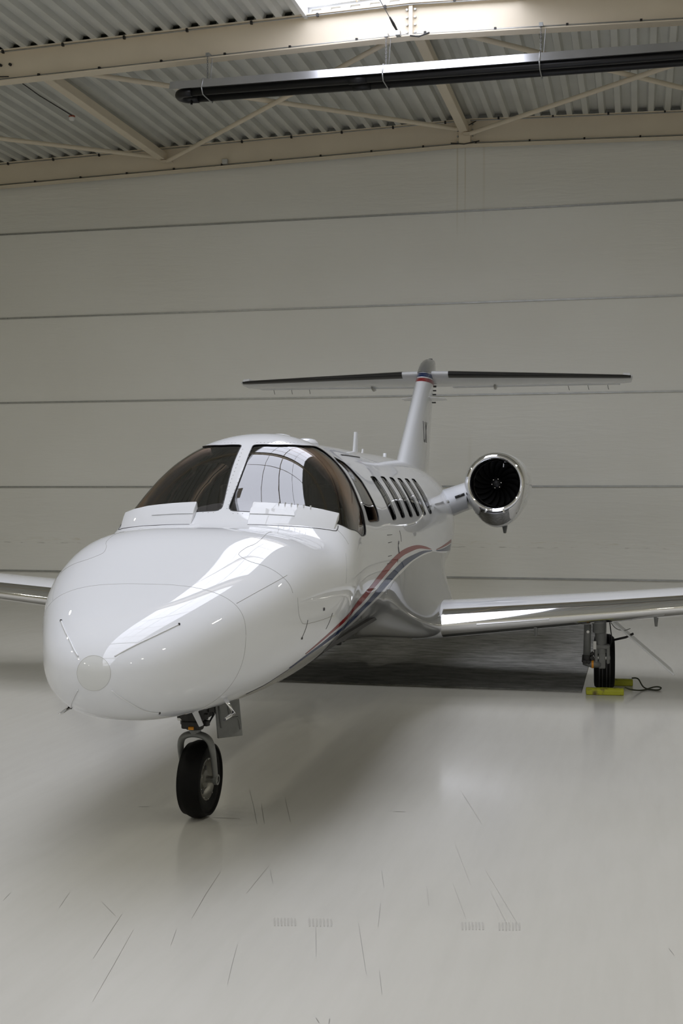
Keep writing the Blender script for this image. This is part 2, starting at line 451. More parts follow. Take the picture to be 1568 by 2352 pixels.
# splice plates with bolts at the ridge
for bm_, w_, proud in ((near, 0.05, 0.06), (far, 0.20, 0.085)):
    MB().box((RIDGE, -0.006 - proud / 2, ZR - BH / 2), (w_, proud, BH - 0.04)).build('splice_plate', 'beam', bm_)
    for k in range(4):
        for sx in (-1, 1):
            MB().lathe([(0.0, -0.03), (0.016, -0.03), (0.016, 0.0)], 'y', (RIDGE + sx * (w_ / 2 + 0.03), -0.01, ZR - 0.08 - 0.1 * k), 6).build('bolt', 'galv', bm_)
for dx in (-8.25, -8.10):
    MB().lathe([(0.0, -0.03), (0.022, -0.03), (0.022, 0.0)], 'y', (-8.95 + (dx + 8.25), -0.01, roof_z(-8.9) - 0.20), 6).build('bolt', 'dark', near)
# junction boxes on the beams
MB().box((-9.15, -0.06, roof_z(-9.1) - BH + 0.05), (0.13, 0.07, 0.11)).build('junction_box', 'boxgrey', near, bevel=0.008)
MB().box((-7.35, -0.06, roof_z(-7.3) - BH + 0.09), (0.1, 0.07, 0.09)).build('junction_box', 'boxgrey', far, bevel=0.008)
# loops of slack cable at the joints
MB().tube([(-9.06, -0.07, roof_z(-9) - BH + 0.06), (-8.95, -0.08, roof_z(-9) - BH + 0.07), (-8.8, -0.07, roof_z(-8.8) - BH + 0.06)], 0.008, 6).build('slack_cable', 'cable', near, smooth=True)
MB().tube([(RIDGE + 0.0, -0.1, ZR - BH + 0.0), (RIDGE + 0.12, -0.12, ZR - BH - 0.03), (RIDGE + 0.26, -0.1, ZR - BH + 0.02)], 0.010, 6).build('slack_cable', 'cable', near, smooth=True)
MB().tube([(RIDGE - 0.24, -0.1, ZR - BH + 0.04), (RIDGE, -0.14, ZR - BH + 0.0), (RIDGE + 0.26, -0.1, ZR - BH + 0.05)], 0.010, 6).build('slack_cable', 'cable', far, smooth=True)
MB().tube([(RIDGE - 0.17, -0.02, ZR - 0.04), (RIDGE - 0.06, -0.12, ZR - 0.12), (RIDGE + 0.08, -0.12, ZR - 0.12), (RIDGE + 0.19, -0.02, ZR - 0.03)], 0.008, 6).build('slack_cable', 'cable', far, smooth=True)

# struts and diagonal bracing between the two rafters
NODES = [-14.1, -8.53, RIDGE, 2.6, 8.2]
ya, yb = NEAR + 0.1, BEAM_Y[0] - 0.1
st = ['strut next to the junction box', 'strut along the roof ridge', 'strut']
for i, x in enumerate(NODES):
    lab = {1: 'cream square roof strut between the beams, left of the black heater', 2: 'cream square roof strut along the ridge, crossing behind the heater'}.get(i, 'cream square roof strut between the beams near the side walls')
    o = MB().box((0, (yb - ya) / 2, 0), (0.15, yb - ya, 0.15)).build('roof_strut', 'beam', bevel=0.012)
    o.location = (x, ya, roof_z(x) - 0.17 - 0.02)
    tag(o, lab, 'strut', 'roof struts near the side walls' if i not in (1, 2) else None)
for i in range(4):
    a, b = NODES[i], NODES[i + 1]
    for q, (p0, p1) in enumerate((((a, ya), (b, yb)), ((a, yb), (b, ya)))):
        if i == 0 and q == 1: continue
        z0, z1 = roof_z(p0[0]) - 0.20 - 0.09 * q, roof_z(p1[0]) - 0.20 - 0.09 * q
        d = Vector((p1[0] - p0[0], p1[1] - p0[1], 0)).normalized() * 0.16
        m_ = MB().tube([(p0[0] + d.x, p0[1] + d.y, z0), (p1[0] - d.x, p1[1] - d.y, z1)], 0.038, 10)
        for P_, s_ in ((p0, 1), (p1, -1)):
            zz = z0 if s_ > 0 else z1
            m_.box((P_[0] + s_ * d.x * 0.8, P_[1] + s_ * d.y * 0.8, zz), (0.2, 0.16, 0.014))
        o = m_.build('roof_brace', 'beam', smooth=True, angle=40)
        bay = ('outer left', 'left of the ridge', 'right of the ridge', 'outer right')[i]
        w_ = 'rising towards the fabric wall' if q == 0 else 'falling back from the fabric wall'
        if i in (1, 2):
            tag(o, {(1, 0): 'diagonal roof brace from the ridge strut at the fabric wall down past the heater end', (1, 1): 'diagonal roof brace from the ridge joint on the heater beam to the plain strut',
                    (2, 0): 'diagonal roof brace leaving the heater beam at its ridge splice, behind the chains', (2, 1): 'diagonal roof brace leaving the ridge joint above the fabric wall, under the heater'}[(i, q)], 'brace')
        else:
            tag(o, 'cream diagonal roof brace beside the hangar side wall', 'brace', 'diagonal braces by the side walls')

# hanging smoke detector with its cable
sd = empty('smoke_detector', (-9.29, 19.75, roof_z(-9.29) - 0.06)); tag(sd, 'small white smoke detector with red collar on the roof deck', 'detector')
MB().lathe([(0.0, -0.02), (0.035, -0.02), (0.05, 0.0), (0.05, 0.03), (0.0, 0.03)], 'z', (0, 0, 0), 20).build('body', 'whiteplastic', sd, smooth=True, angle=40)
MB().lathe([(0.052, 0.03), (0.054, 0.05), (0.03, 0.062), (0.0, 0.062)], 'z', (0, 0, 0), 20).build('collar', 'redplastic', sd, smooth=True, angle=40)
MB().tube([(0.02, 0.02, 0.05), (0.0, -1.2, 0.035), (0.05, -2.4, 0.03), (0.12, NEAR - 19.75 + 0.15, -0.02), (0.13, NEAR - 19.75 - 0.04, -0.34)], 0.009, 6).build('cable', 'cable', sd, smooth=True)

# ------------------------------------------------------------------ radiant tube heater
HZ = 7.39
ht = empty('radiant_heater', (-6.22, NEAR - 0.12, HZ)); tag(ht, 'long black radiant tube heater with silver reflector hanging on chains', 'heater')
HL = 12.0
refl = [(-0.25, 0.055), (-0.20, 0.175), (0.20, 0.175), (0.25, 0.055), (0.246, 0.055), (0.197, 0.171), (-0.197, 0.171), (-0.246, 0.055)]
MB().rings([[(x, a, z) for a, z in refl] for x in (-0.03, HL)]).build('reflector', 'reflector', ht)
for y in (-0.14, 0.14):
    MB().tube([(0.16, y, 0.03), (HL, y, 0.03)], 0.052, 16).build('heater_tube', 'heater', ht, smooth=True)
MB().tube([(0.26, 0.14, 0.03), (0.18, 0.14, 0.03)] + [(0.18 - 0.14 * math.cos(t), 0.14 * math.sin(t), 0.03) for t in [R(80 - 160 * k / 10) for k in range(11)]] + [(0.18, -0.14, 0.03), (0.26, -0.14, 0.03)], 0.062, 14).build('return_bend', 'heater', ht, smooth=True)
MB().tube([(0.17, 0.10, -0.06), (0.17, 0.10, 0.0)], 0.016, 8).build('drain_nut', 'heater', ht)
for xq in (2.58, 8.2):
    for y in (-0.14, 0.14):
        MB().tube([(xq - 0.12, y, 0.03), (xq + 0.12, y, 0.03)], 0.058, 16).build('coupling', 'heater', ht, smooth=True)
for xq in (0.44, 2.94, 4.98, 7.9, 10.5):
    # hanger bracket around the tubes
    MB().tube([(xq, -0.26, 0.05), (xq, -0.2, -0.03), (xq, 0.2, -0.03), (xq, 0.26, 0.05), (xq, 0.2, 0.185), (xq, 0, 0.24), (xq, -0.2, 0.185), (xq, -0.26, 0.05)], 0.008, 6, up=(1, 0, 0)).build('hanger_bracket', 'galv', ht, smooth=True)
    # chain of real links from the bracket up to the rafter flange
    top = roof_z(-6.28 + xq) - BH - HZ + 0.02; links = MB(); z = 0.22; k = 0
    while z < top:
        t_ = [(0.009 * math.cos(a), 0.017 * math.sin(a)) for a in [2 * math.pi * q / 8 for q in range(9)]]
        pts = [((xq + u, 0.0, z + w) if k % 2 else (xq, u, z + w)) for u, w in t_]
        links.tube(pts, 0.0032, 5, up=((0, 1, 0) if k % 2 else (1, 0, 0)), caps=False); z += 0.026; k += 1
    links.build('chain', 'chain', ht, smooth=True)
    MB().tube([(xq + 0.03, 0.02, 0.2), (xq + 0.06, 0.03, top)], 0.0045, 5).build('safety_wire', 'chain', ht)
    MB().box((xq, 0.05, top + 0.02), (0.05, 0.12, 0.05)).build('beam_clamp', 'galv', ht)
# pull wire from the skylight kerb down to the beam
pw = empty('stay_wire', (-3.12, NEAR - 0.16, ZR - BH + 0.05)); tag(pw, 'thin steel stay wire with turnbuckle clamped beside the beam splice', 'wire')
MB().tube([(0, 0, 0.0), (-0.30, -1.1, 0.52)], 0.006, 6).build('wire', 'chain', pw)
MB().tube([(0, 0, 0.0), (-0.03, -0.11, 0.055), (-0.06, -0.22, 0.11)], [0.012, 0.02, 0.012], 8).build('turnbuckle', 'dark', pw, smooth=True)
MB().box((0.01, 0.01, -0.03), (0.06, 0.10, 0.06)).build('clamp', 'galv', pw)

# high bay lamps over the apron side of the hall
def lamp(x, y):
    z = roof_z(x) - 0.95
    e = empty('high_bay_lamp', (x, y, z)); tag(e, 'round high bay lamp hanging from the roof deck', 'lamp', 'high bay lamps')
    MB().lathe([(0.0, 0.12), (0.10, 0.12), (0.19, 0.02), (0.20, 0.0), (0.185, -0.005)], 'z', (0, 0, 0), 24).build('housing', 'galv', e, smooth=True)
    MB().lathe([(0.0, 0.0), (0.185, 0.0)], 'z', (0, 0, -0.004), 24).build('lens', 'lamp', e)
    MB().tube([(0, 0, 0.12), (0, 0, 0.93)], 0.008, 6).build('rod', 'galv', e)
for x in (-10.2, 4.3):
    for y in (13.2, 9.2, 5.2, 1.2, -2.8, -6.8): lamp(x, y)

# ------------------------------------------------------------------ carpet, floor marks
cp = MB().box((0, 0, 0.006), (4.30, 6.8, 0.012)).build('carpet', 'carpet', bevel=0.004)
cp.location = (-2.675, 15.88, 0)
tag(cp, 'dark grey carpet runner lying under the jet fuselage', 'carpet')

def scuff(pts, w, m):
    """thin rubber or scratch mark lying on the floor"""
    pts = [Vector((p[0], p[1], 0)) for p in pts]; a = []; b = []
    for i, p in enumerate(pts):
        t = (pts[min(i + 1, len(pts) - 1)] - pts[max(i - 1, 0)]).normalized(); n = Vector((-t.y, t.x, 0))
        ww = w * (0.35 + 0.65 * math.sin(math.pi * (i + 0.5) / len(pts)))
        a.append(p + n * ww / 2 + Vector((0, 0, 0.0012))); b.append(p - n * ww / 2 + Vector((0, 0, 0.0012)))
    k = len(pts); m_ = MB(); m_.add(a + b, [(i, i + k, i + k + 1, i + 1) for i in range(k - 1)])
    o = m_.build('scuff_mark', m, fl); return o
def ground(px, py):
    x = (px - 784) / FPX; u = -(py - 1176) / FPX
    Y = math.cos(PITCH) + u * math.sin(PITCH); Z = -math.sin(PITCH) + u * math.cos(PITCH)
    t = -CAM_H / Z
    return (x * t * math.cos(YAW) - Y * t * math.sin(YAW), x * t * math.sin(YAW) + Y * t * math.cos(YAW))
for pts, w, m in (
    (((486, 1878), (520, 1879), (551, 1881)), 0.010, 'scuff'), (((317, 1853), (342, 1853)), 0.010, 'scuff'), (((902, 1864), (932, 1865)), 0.010, 'scuff'),
    (((506, 2003), (472, 2055), (440, 2110)), 0.004, 'scuff'), (((280, 2100), (247, 2150), (214, 2202)), 0.004, 'scuff'),
    (((306, 2136), (262, 2215), (212, 2302)), 0.003, 'scuff'), (((545, 2170), (533, 2215), (522, 2262)), 0.003, 'scuff'),
    (((823, 2120), (832, 2180), (841, 2238)), 0.003, 'scuff'), (((871, 2230), (877, 2285)), 0.003, 'scuff'),
    (((573, 1815), (583, 1855), (590, 1893)), 0.005, 'scuff'), (((600, 1845), (607, 1892)), 0.005, 'scuff'), (((655, 1835), (667, 1888)), 0.004, 'scuff'),
    (((234, 2072), (265, 2104)), 0.003, 'scuff'), (((618, 1988), (566, 2052)), 0.003, 'scuff'), (((620, 1998), (627, 2031)), 0.003, 'scuff'),
    (((725, 2130), (726, 2198)), 0.003, 'scuff'), (((25, 2050), (8, 2068)), 0.003, 'scuff'), (((725, 2338), (733, 2350)), 0.006, 'scuff'), (((757, 2340), (755, 2352)), 0.006, 'scuff'),
    (((876, 2000), (882, 2040)), 0.003, 'scuff'), (((874, 2075), (868, 2130)), 0.003, 'scuff'), (((160, 2050), (136, 2085)), 0.003, 'scuff'), (((405, 2135), (392, 2172)), 0.003, 'scuff'),
    (((980, 2040), (985, 2080)), 0.006, 'scuff_soft'), (((1535, 2178), (1548, 2195)), 0.004, 'scuff'), (((1060, 1820), (1105, 1890)), 0.006, 'scuff_soft'),
    (((1115, 2000), (1190, 2125)), 0.004, 'scuff_soft'), (((1127, 2050), (1165, 2125)), 0.004, 'scuff_soft'), (((1045, 1940), (1080, 2030)), 0.004, 'scuff_soft'), (((1040, 2030), (1070, 2110)), 0.004, 'scuff_soft')):
    n = 6; P = [ground(*p) for p in pts]; Q = []
    for i in range(len(P) - 1):
        for k in range(n): Q.append((P[i][0] + (P[i + 1][0] - P[i][0]) * k / n, P[i][1] + (P[i + 1][1] - P[i][1]) * k / n))
    Q.append(P[-1]); scuff(Q, w * .55, m)
# faint tyre stop marks: rows of short bars
for px0, px1, py in ((630, 677, 2117), (710, 760, 2118), (1061, 1108, 2126), (1146, 1192, 2127)):
    for k in range(7):
        px = px0 + (px1 - px0) * k / 6
        a = ground(px, py - 8); b = ground(px + 1, py + 10)
        scuff([a, ((a[0] + b[0]) / 2, (a[1] + b[1]) / 2), b], 0.008, 'scuff_soft')

# ------------------------------------------------------------------ the jet: fuselage surface
# local frame: x to port, y aft from the nose tip, z up from the floor
NOSE, ROT = (-2.508, 5.558), R(2.41)
jet = empty('airplane', (NOSE[0], NOSE[1], 0), ROT)
tag(jet, 'white twin-engine business jet with T-tail and red and blue stripes', 'airplane')

KR = np.sqrt(np.array([0, .06, .25, .6, 1.1, 1.65, 2.1, 2.42, 2.75, 3.15, 3.7, 4.6, 6.0, 8.0, 9.6, 11.2, 12.8, 14.0]))
PROF = dict(
    zt=[1.09, 1.203, 1.316, 1.443, 1.618, 1.738, 1.752, 2.002, 2.25, 2.369, 2.352, 2.35, 2.35, 2.35, 2.326, 2.285, 2.2, 2.1],
    zb=[1.09, 0.925, 0.827, 0.762, 0.726, 0.700, 0.693, 0.68, 0.669, 0.668, 0.668, 0.668, 0.668, 0.66, 0.758, 1.1, 1.5, 1.8],
    w=[0.0, 0.196, 0.365, 0.532, 0.714, 0.807, 0.852, 0.838, 0.813, 0.8, 0.798, 0.798, 0.798, 0.798, 0.756, 0.484, 0.30, 0.12],
    zm=[1.09, 1.088, 1.107, 1.191, 1.269, 1.326, 1.386, 1.419, 1.453, 1.486, 1.504, 1.524, 1.524, 1.534, 1.555, 1.647, 1.83, 1.95],
    nt=[2.0, 2.172, 2.456, 2.749, 2.897, 2.918, 2.795, 2.64, 2.491, 2.233, 1.979, 1.979, 1.979, 1.979, 1.85, 1.88, 2.0, 2.0],
    nb=[2.0, 2.096, 2.251, 2.231, 2.181, 2.117, 2.076, 2.081, 2.102, 2.12, 2.127, 2.127, 2.127, 2.127, 2.036, 2.002, 2.0, 2.0])
def spline_coef(ky):
    ky = np.asarray(ky, float); n = len(KR); h = np.diff(KR); A = np.zeros((n, n)); b = np.zeros(n); A[0, 0] = A[-1, -1] = 1
    for i in range(1, n - 1):
        A[i, i - 1] = h[i - 1]; A[i, i] = 2 * (h[i - 1] + h[i]); A[i, i + 1] = h[i]
        b[i] = 6 * ((ky[i + 1] - ky[i]) / h[i] - (ky[i] - ky[i - 1]) / h[i - 1])
    return ky, np.linalg.solve(A, b)
COEF = {k: spline_coef(v) for k, v in PROF.items()}
def spl(key, x):
    ky, m2 = COEF[key]; j = np.clip(np.searchsorted(KR, x) - 1, 0, len(KR) - 2); h = KR[j + 1] - KR[j]
    a = (KR[j + 1] - x) / h; b = (x - KR[j]) / h
    return a * ky[j] + b * ky[j + 1] + ((a ** 3 - a) * m2[j] + (b ** 3 - b) * m2[j + 1]) * h * h / 6
def sstep(a, b, x):
    t = np.clip((x - a) / (b - a), 0, 1); return t * t * t * (t * (6 * t - 15) + 10)
def S(r, th):
    """fuselage skin; r = sqrt(distance aft of the nose), th = angle from the top, positive to port"""
    r = np.asarray(r, float); th = np.asarray(th, float)
    c, sn = np.cos(th), np.sin(th)
    T, B, W, Z = (spl(k, r) for k in ('zt', 'zb', 'w', 'zm'))
    n = np.where(c >= 0, spl('nt', r), spl('nb', r))
    x = W * np.sign(sn) * np.abs(sn) ** (2 / n)
    k = np.abs(c) ** (2 / n)
    z = np.where(c >= 0, Z + (T - Z) * k, Z - (Z - B) * k)
    # wing-body fairing: the lower flanks swell out to meet the wing roots
    s_ = r * r; side = np.degrees(np.arccos(np.clip(-c, -1, 1)))
    amp = sstep(3.9, 6.2, s_) * (1 - sstep(7.1, 9.1, s_)); g = np.exp(-((side - 46) / 19.0) ** 2) * sstep(95, 72, side)
    x = x + np.sign(sn) * amp * g * .40 * sstep(0, 20, side); z = z - amp * (g * .26 + .05 * np.exp(-(side / 35) ** 2))
    return np.stack([x, r * r + 0 * th, z], -1)
def N(r, th):
    e = 2e-3
    r = np.maximum(np.asarray(r, float), 0.012)
    a = S(r + e, th) - S(np.maximum(r - e, 1e-3), th); b = S(r, th + e) - S(r, th - e)
    n = np.cross(b, a); l = np.linalg.norm(n, axis=-1, keepdims=True); n = n / np.maximum(l, 1e-9)
    p = S(r, th); ctr = np.stack([0 * p[..., 0], p[..., 1], spl('zm', r)], -1)
    s = np.sign(np.sum(n * (p - ctr), -1, keepdims=True)); s[s == 0] = 1
    return n * s
def SO(r, th, off): return S(r, th) + N(r, th) * off

# dense reference grid for turning photo directions into places on the skin
_r = np.linspace(0.03, 3.55, 300); _t = np.linspace(-math.pi, math.pi, 361)
_g = S(_r[:, None] + 0 * _t[None], _t[None] + 0 * _r[:, None])
_v = [Vector(p) for p in _g.reshape(-1, 3)]
_f = [(i * 361 + j, i * 361 + j + 1, (i + 1) * 361 + j + 1, (i + 1) * 361 + j) for i in range(299) for j in range(360)]
BV = BVHTree.FromPolygons(_v, _f)
_inv = (Matrix.Translation((NOSE[0], NOSE[1], 0)) @ Matrix.Rotation(ROT, 4, 'Z')).inverted()
_cam = Matrix.Translation((0, 0, CAM_H)) @ Matrix.Rotation(YAW, 4, 'Z') @ Matrix.Rotation(math.pi / 2 - PITCH, 4, 'X')
RO = _inv @ (_cam @ Vector((0, 0, 0)))
def ray(px, py):
    d = _cam.to_3x3() @ Vector(((px - 784) / FPX, -(py - 1176) / FPX, -1)); return (_inv.to_3x3() @ d).normalized()
def hit(px, py):
    for _ in range(40):
        loc, nor, idx, dist = BV.ray_cast(RO, ray(px, py))
        if loc is not None: break
        d = math.hypot(600 - px, 1300 - py); px += (600 - px) / d; py += (1300 - py) / d    # just off the outline: step inwards
    i, j = divmod(idx, 360); r, t = (_r[i] + _r[i + 1]) / 2, (_t[j] + _t[j + 1]) / 2
    for _ in range(6):            # refine
        p = S(r, t); e = 1e-4
        J = np.stack([(S(r + e, t) - p) / e, (S(r, t + e) - p) / e], -1)
        d = np.linalg.lstsq(J, np.array(loc) - p, rcond=None)[0]
        r += float(np.clip(d[0], -.03, .03)); t += float(np.clip(d[1], -.05, .05))
    return (r, t)
def hits(pts): return [hit(*p) for p in pts]

def smooth_poly(P, n=None, closed=True, step=0.02):
    """Catmull-Rom resampling of a parameter polygon"""
    P = [np.array(p) for p in P]; k = len(P); out = []
    for i in range(k if closed else k - 1):
        g = (lambda q: P[q % k]) if closed else (lambda q: P[max(0, min(k - 1, q))])
        p0, p1, p2, p3 = g(i - 1), g(i), g(i + 1), g(i + 2)
        m = max(2, int(np.linalg.norm(p2 - p1) / step))
        for q in range(m):
            t = q / m
            out.append(0.5 * (2 * p1 + (p2 - p0) * t + (2 * p0 - 5 * p1 + 4 * p2 - p3) * t * t + (3 * p1 - p0 - 3 * p2 + p3) * t ** 3))
    if not closed: out.append(P[-1])
    return [tuple(p) for p in out]
def dens(P, step=0.02, closed=True):
    out = []; k = len(P)
    for i in range(k if closed else k - 1):
        a, b = np.array(P[i]), np.array(P[(i + 1) % k]); m = max(1, int(np.linalg.norm(b - a) / step))
        out += [tuple(a + (b - a) * q / m) for q in range(m)]
    if not closed: out.append(tuple(P[-1]))
    return out
def rounded(P, rad, n=5):
    """round the corners of a parameter polygon"""
    out = []; k = len(P)
    for i in range(k):
        a, b, c = np.array(P[i - 1]), np.array(P[i]), np.array(P[(i + 1) % k])
        u, w = a - b, c - b; lu, lw = np.linalg.norm(u), np.linalg.norm(w); q = min(rad, lu * .45, lw * .45)
        p0, p1 = b + u / lu * q, b + w / lw * q
        for m in range(n + 1):
            t = m / n; out.append(tuple((1 - t) ** 2 * p0 + 2 * t * (1 - t) * b + t * t * p1))
    return out
def mir(P): return [(r, -t) for r, t in reversed(P)]
def inside(P, x, y):
    P = np.asarray(P); c = np.zeros(x.shape, bool); k = len(P)
    for i in range(k):
        x0, y0 = P[i]; x1, y1 = P[i - 1]
        with np.errstate(divide='ignore', invalid='ignore'):
            c ^= ((y0 > y) != (y1 > y)) & (x < (x1 - x0) * (y - y0) / (y1 - y0) + x0)
    return c
def near_edge(P, x, y, d):
    P = np.asarray(P); m = np.zeros(x.shape, bool)
    for i in range(len(P)):
        a, b = P[i], P[i - 1]; ab = b - a; L = ab @ ab + 1e-12
        t = np.clip(((x - a[0]) * ab[0] + (y - a[1]) * ab[1]) / L, 0, 1)
        m |= np.hypot(x - a[0] - t * ab[0], y - a[1] - t * ab[1]) < d
    return m
def cdt(gx, gy, polys):
    pts = [Vector((float(a), float(b))) for a, b in zip(gx, gy)]; edges = []
    for P in polys:
        o = len(pts); k = len(P); pts += [Vector((float(a), float(b))) for a, b in P]
        edges += [(o + i, o + (i + 1) % k) for i in range(k)]
    v, e, f, _, _, _ = delaunay_2d_cdt(pts, edges, [], 0, 1e-6)
    v = np.array([(p.x, p.y) for p in v]); f = [tuple(q) for q in f]
    return v, f
def surf_obj(name, v, f, off, material, parent, flip=False):
    used = sorted({i for q in f for i in q}); mp = {i: k for k, i in enumerate(used)}
    r, t = v[used, 0], v[used, 1]; p = SO(r, t, off); n = N(r, t)
    if flip: n = -n
    me = bpy.data.meshes.new(name)
    F = []
    for q in f:
        a, b, c = (p[mp[i]] for i in q[:3])
        F.append(tuple(mp[i] for i in (q if np.dot(np.cross(b - a, c - a), n[mp[q[0]]]) > 0 else reversed(q))))
    me.from_pydata([tuple(x) for x in p], [], F); me.update()
    me.polygons.foreach_set('use_smooth', [True] * len(me.polygons))
    me.normals_split_custom_set_from_vertices([tuple(x) for x in n])
    return obj(name, me, material, parent)
def patch(name, P, off, material, parent, cell=0.05):
    P = dens(P, cell); A = np.array(P)
    gx, gy = np.meshgrid(np.arange(A[:, 0].min(), A[:, 0].max(), cell * .8), np.arange(A[:, 1].min(), A[:, 1].max(), cell))
    gx, gy = gx.ravel(), gy.ravel(); k = inside(P, gx, gy) & ~near_edge(P, gx, gy, cell * .4)
    v, f = cdt(gx[k], gy[k], [P]); c = np.array([v[list(q)].mean(0) for q in f]); k = inside(P, c[:, 0], c[:, 1])
    return surf_obj(name, v, [q for q, b in zip(f, k) if b], off, material, parent)
def strip(name, P, w, off, material, parent, n=6, closed=False, smooth=True):
    """thin bead following a path on the skin"""
    Q = [Vector(SO(r, t, off)) for r, t in (smooth_poly(P, None, closed) if smooth else dens(P, 0.02, closed))]
    if closed: Q = Q + [Q[0], Q[1]]
    return MB().tube(Q, w, n, caps=not closed).build(name, material, parent, smooth=True)

# ---- outlines on the skin
PANE = hits([(583, 1022.5), (577, 1031), (560, 1075), (541, 1125), (526.5, 1163), (529, 1170), (536, 1173.5), (570, 1175.5), (620, 1180), (680, 1188), (730, 1195), (773, 1203), (805, 1216), (826, 1227), (833, 1231), (838, 1229),
             (840, 1221), (834, 1180), (823.5, 1149), (805, 1106.5), (785, 1076), (760, 1049), (740, 1033.5), (724, 1025.5), (713, 1024), (691, 1023), (642, 1021.6), (600, 1021)])
PANE = smooth_poly(PANE, step=0.02)
SIDE = hits([(767, 1050), (785, 1059.5), (802, 1073), (817, 1089), (830, 1104), (840, 1120), (850, 1138), (859.5, 1157), (866, 1173), (870, 1190), (869, 1196.5), (862, 1198), (850, 1199), (846, 1196), (844, 1191), (839, 1173), (832.7, 1156), (826, 1138), (817.4, 1120), (807, 1099), (794.4, 1079), (782, 1066), (771.5, 1057)])
SIDE = smooth_poly(SIDE, step=0.02)
def cabin_win(s):
    P = []
    for ds, td in ((-.112, 47.5), (.112, 47.5), (.112, 75.8), (-.112, 75.8)): P.append((math.sqrt(s + ds), R(td)))
    return rounded(P, 0.09, 6)
WIN = [cabin_win(4.52 + .503 * k) for k in range(6)]
HOLES = [PANE, SIDE] + WIN
HOLES = HOLES + [mir(P) for P in HOLES]
# silver belly edge (photo directions on the port side, mirrored)
SEDGE = hits([(1028, 1268), (992, 1266.5), (968.6, 1276), (945, 1291), (922, 1314.4), (898, 1338), (874.7, 1367), (845, 1395), (810, 1430), (778, 1456), (740, 1484), (699, 1512), (658, 1540.5), (610, 1571), (565, 1593)])
REND = 3.62
belly_p = [(REND, SEDGE[0][1] + 0.05)] + smooth_poly(SEDGE, None, False, 0.03) + [(SEDGE[-1][0] - 0.02, SEDGE[-1][1] + .35), (SEDGE[-1][0] - 0.02, math.pi)]
BELLY = belly_p + [(REND, math.pi)]
bp_m = mir(BELLY)

# ---- skin
gr = np.concatenate([np.linspace(0.05, 1.2, 44), np.linspace(1.2, 3.68, 110)[1:]])
gt = np.linspace(-math.pi, math.pi, 181)
gx, gy = (a.ravel() for a in np.meshgrid(gr, gt)); keep = np.ones(gx.shape, bool)
allp = HOLES + [dens(BELLY, .03), dens(bp_m, .03)]
for P in allp: 
    A = np.array(P); bb = (gx > A[:, 0].min() - .05) & (gx < A[:, 0].max() + .05) & (gy > A[:, 1].min() - .05) & (gy < A[:, 1].max() + .05)
    ne = np.zeros(gx.shape, bool); ne[bb] = near_edge(P, gx[bb], gy[bb], 0.010); keep &= ~(ne & (np.abs(gy) < 3.13) & (gx < 3.6))
sv, sf = cdt(gx[keep], gy[keep], allp)
sc = np.array([sv[list(q)].mean(0) for q in sf])
hole = np.zeros(len(sf), bool)
for P in HOLES: hole |= inside(P, sc[:, 0], sc[:, 1])
bel = inside(BELLY, sc[:, 0], sc[:, 1]) | inside(bp_m, sc[:, 0], sc[:, 1])
fus = surf_obj('fuselage', sv, [q for q, h, b in zip(sf, hole, bel) if not h and not b], 0.0, 'paint', jet)
tag(fus, 'glossy white fuselage skin')
tag(surf_obj('belly_skin', sv, [q for q, h, b in zip(sf, hole, bel) if not h and b], 0.0, 'silver', fus), 'silver grey belly')
inn = (sc[:, 0] > 1.38) & (sc[:, 0] < 3.1)
surf_obj('cabin_liner', sv, [q for q, h, k in zip(sf, hole, inn) if not h and k], -0.035, 'interior', fus, flip=True)
# nose cap disc
cap = MB(); n_ = 181
cap.add([tuple(p) for p in S(0.05 + 0 * gt, gt)] + [(0, 0, 1.09)], [(i, i + 1, 181) for i in range(180)])
cap.build('nose_tip', 'nosecap', fus, smooth=True)
circ = [hit(215.5 + 38.5 * math.cos(a), 1546 + 40.5 * math.sin(a)) for a in [2 * math.pi * k / 40 for k in range(40)]]
# round erosion cap over the tip, built as rings from the tip outwards
m_ = MB(); pts = []
ca = sorted([(t, r) for r, t in circ]); ct = np.array([t for t, r in ca]); cr = np.array([r for t, r in ca])
tt = np.linspace(-math.pi, math.pi, 97)[:-1]
rr = np.interp(tt, np.concatenate([ct - 2 * math.pi, ct, ct + 2 * math.pi]), np.concatenate([cr, cr, cr]))
rings = [[tuple(p) for p in SO(np.maximum(rr * q, 0.012), tt, 0.0008)] for q in (1.0, .85, .7, .55, .4, .25, .1)]
m_.rings(rings, True, False); k_ = len(m_.v); m_.v.append((0, -.0008, 1.09)); m_.f += [(k_ - 96 + q, k_ - 96 + (q + 1) % 96, k_) for q in range(96)]
capo = m_.build('erosion_cap', 'nosecap', fus, smooth=True)
E0 = [tuple(p) for p in SO(rr, tt, 0.001)]
MB().tube([Vector(p) for p in E0] + [Vector(E0[0])], 0.0009, 5, caps=False).build('cap_edge', 'edge', fus)

# ---- glazing
for nm, P, mt in [('windshield_pane', PANE, 'wglass'), ('cockpit_side_window', SIDE, 'wglass')] + [('cabin_window', w, 'cglass') for w in WIN]:
    for Q in (P, mir(P)):
        patch(nm, Q, -0.006, mt, fus, 0.04)
        Z = [Vector(SO(r, t, -0.001)) for r, t in dens(Q, .03)]
        MB().tube(Z + [Z[0], Z[1]], 0.0036 if mt == 'wglass' else 0.003, 6, caps=False).build('window_seal', 'seal', fus, smooth=True)
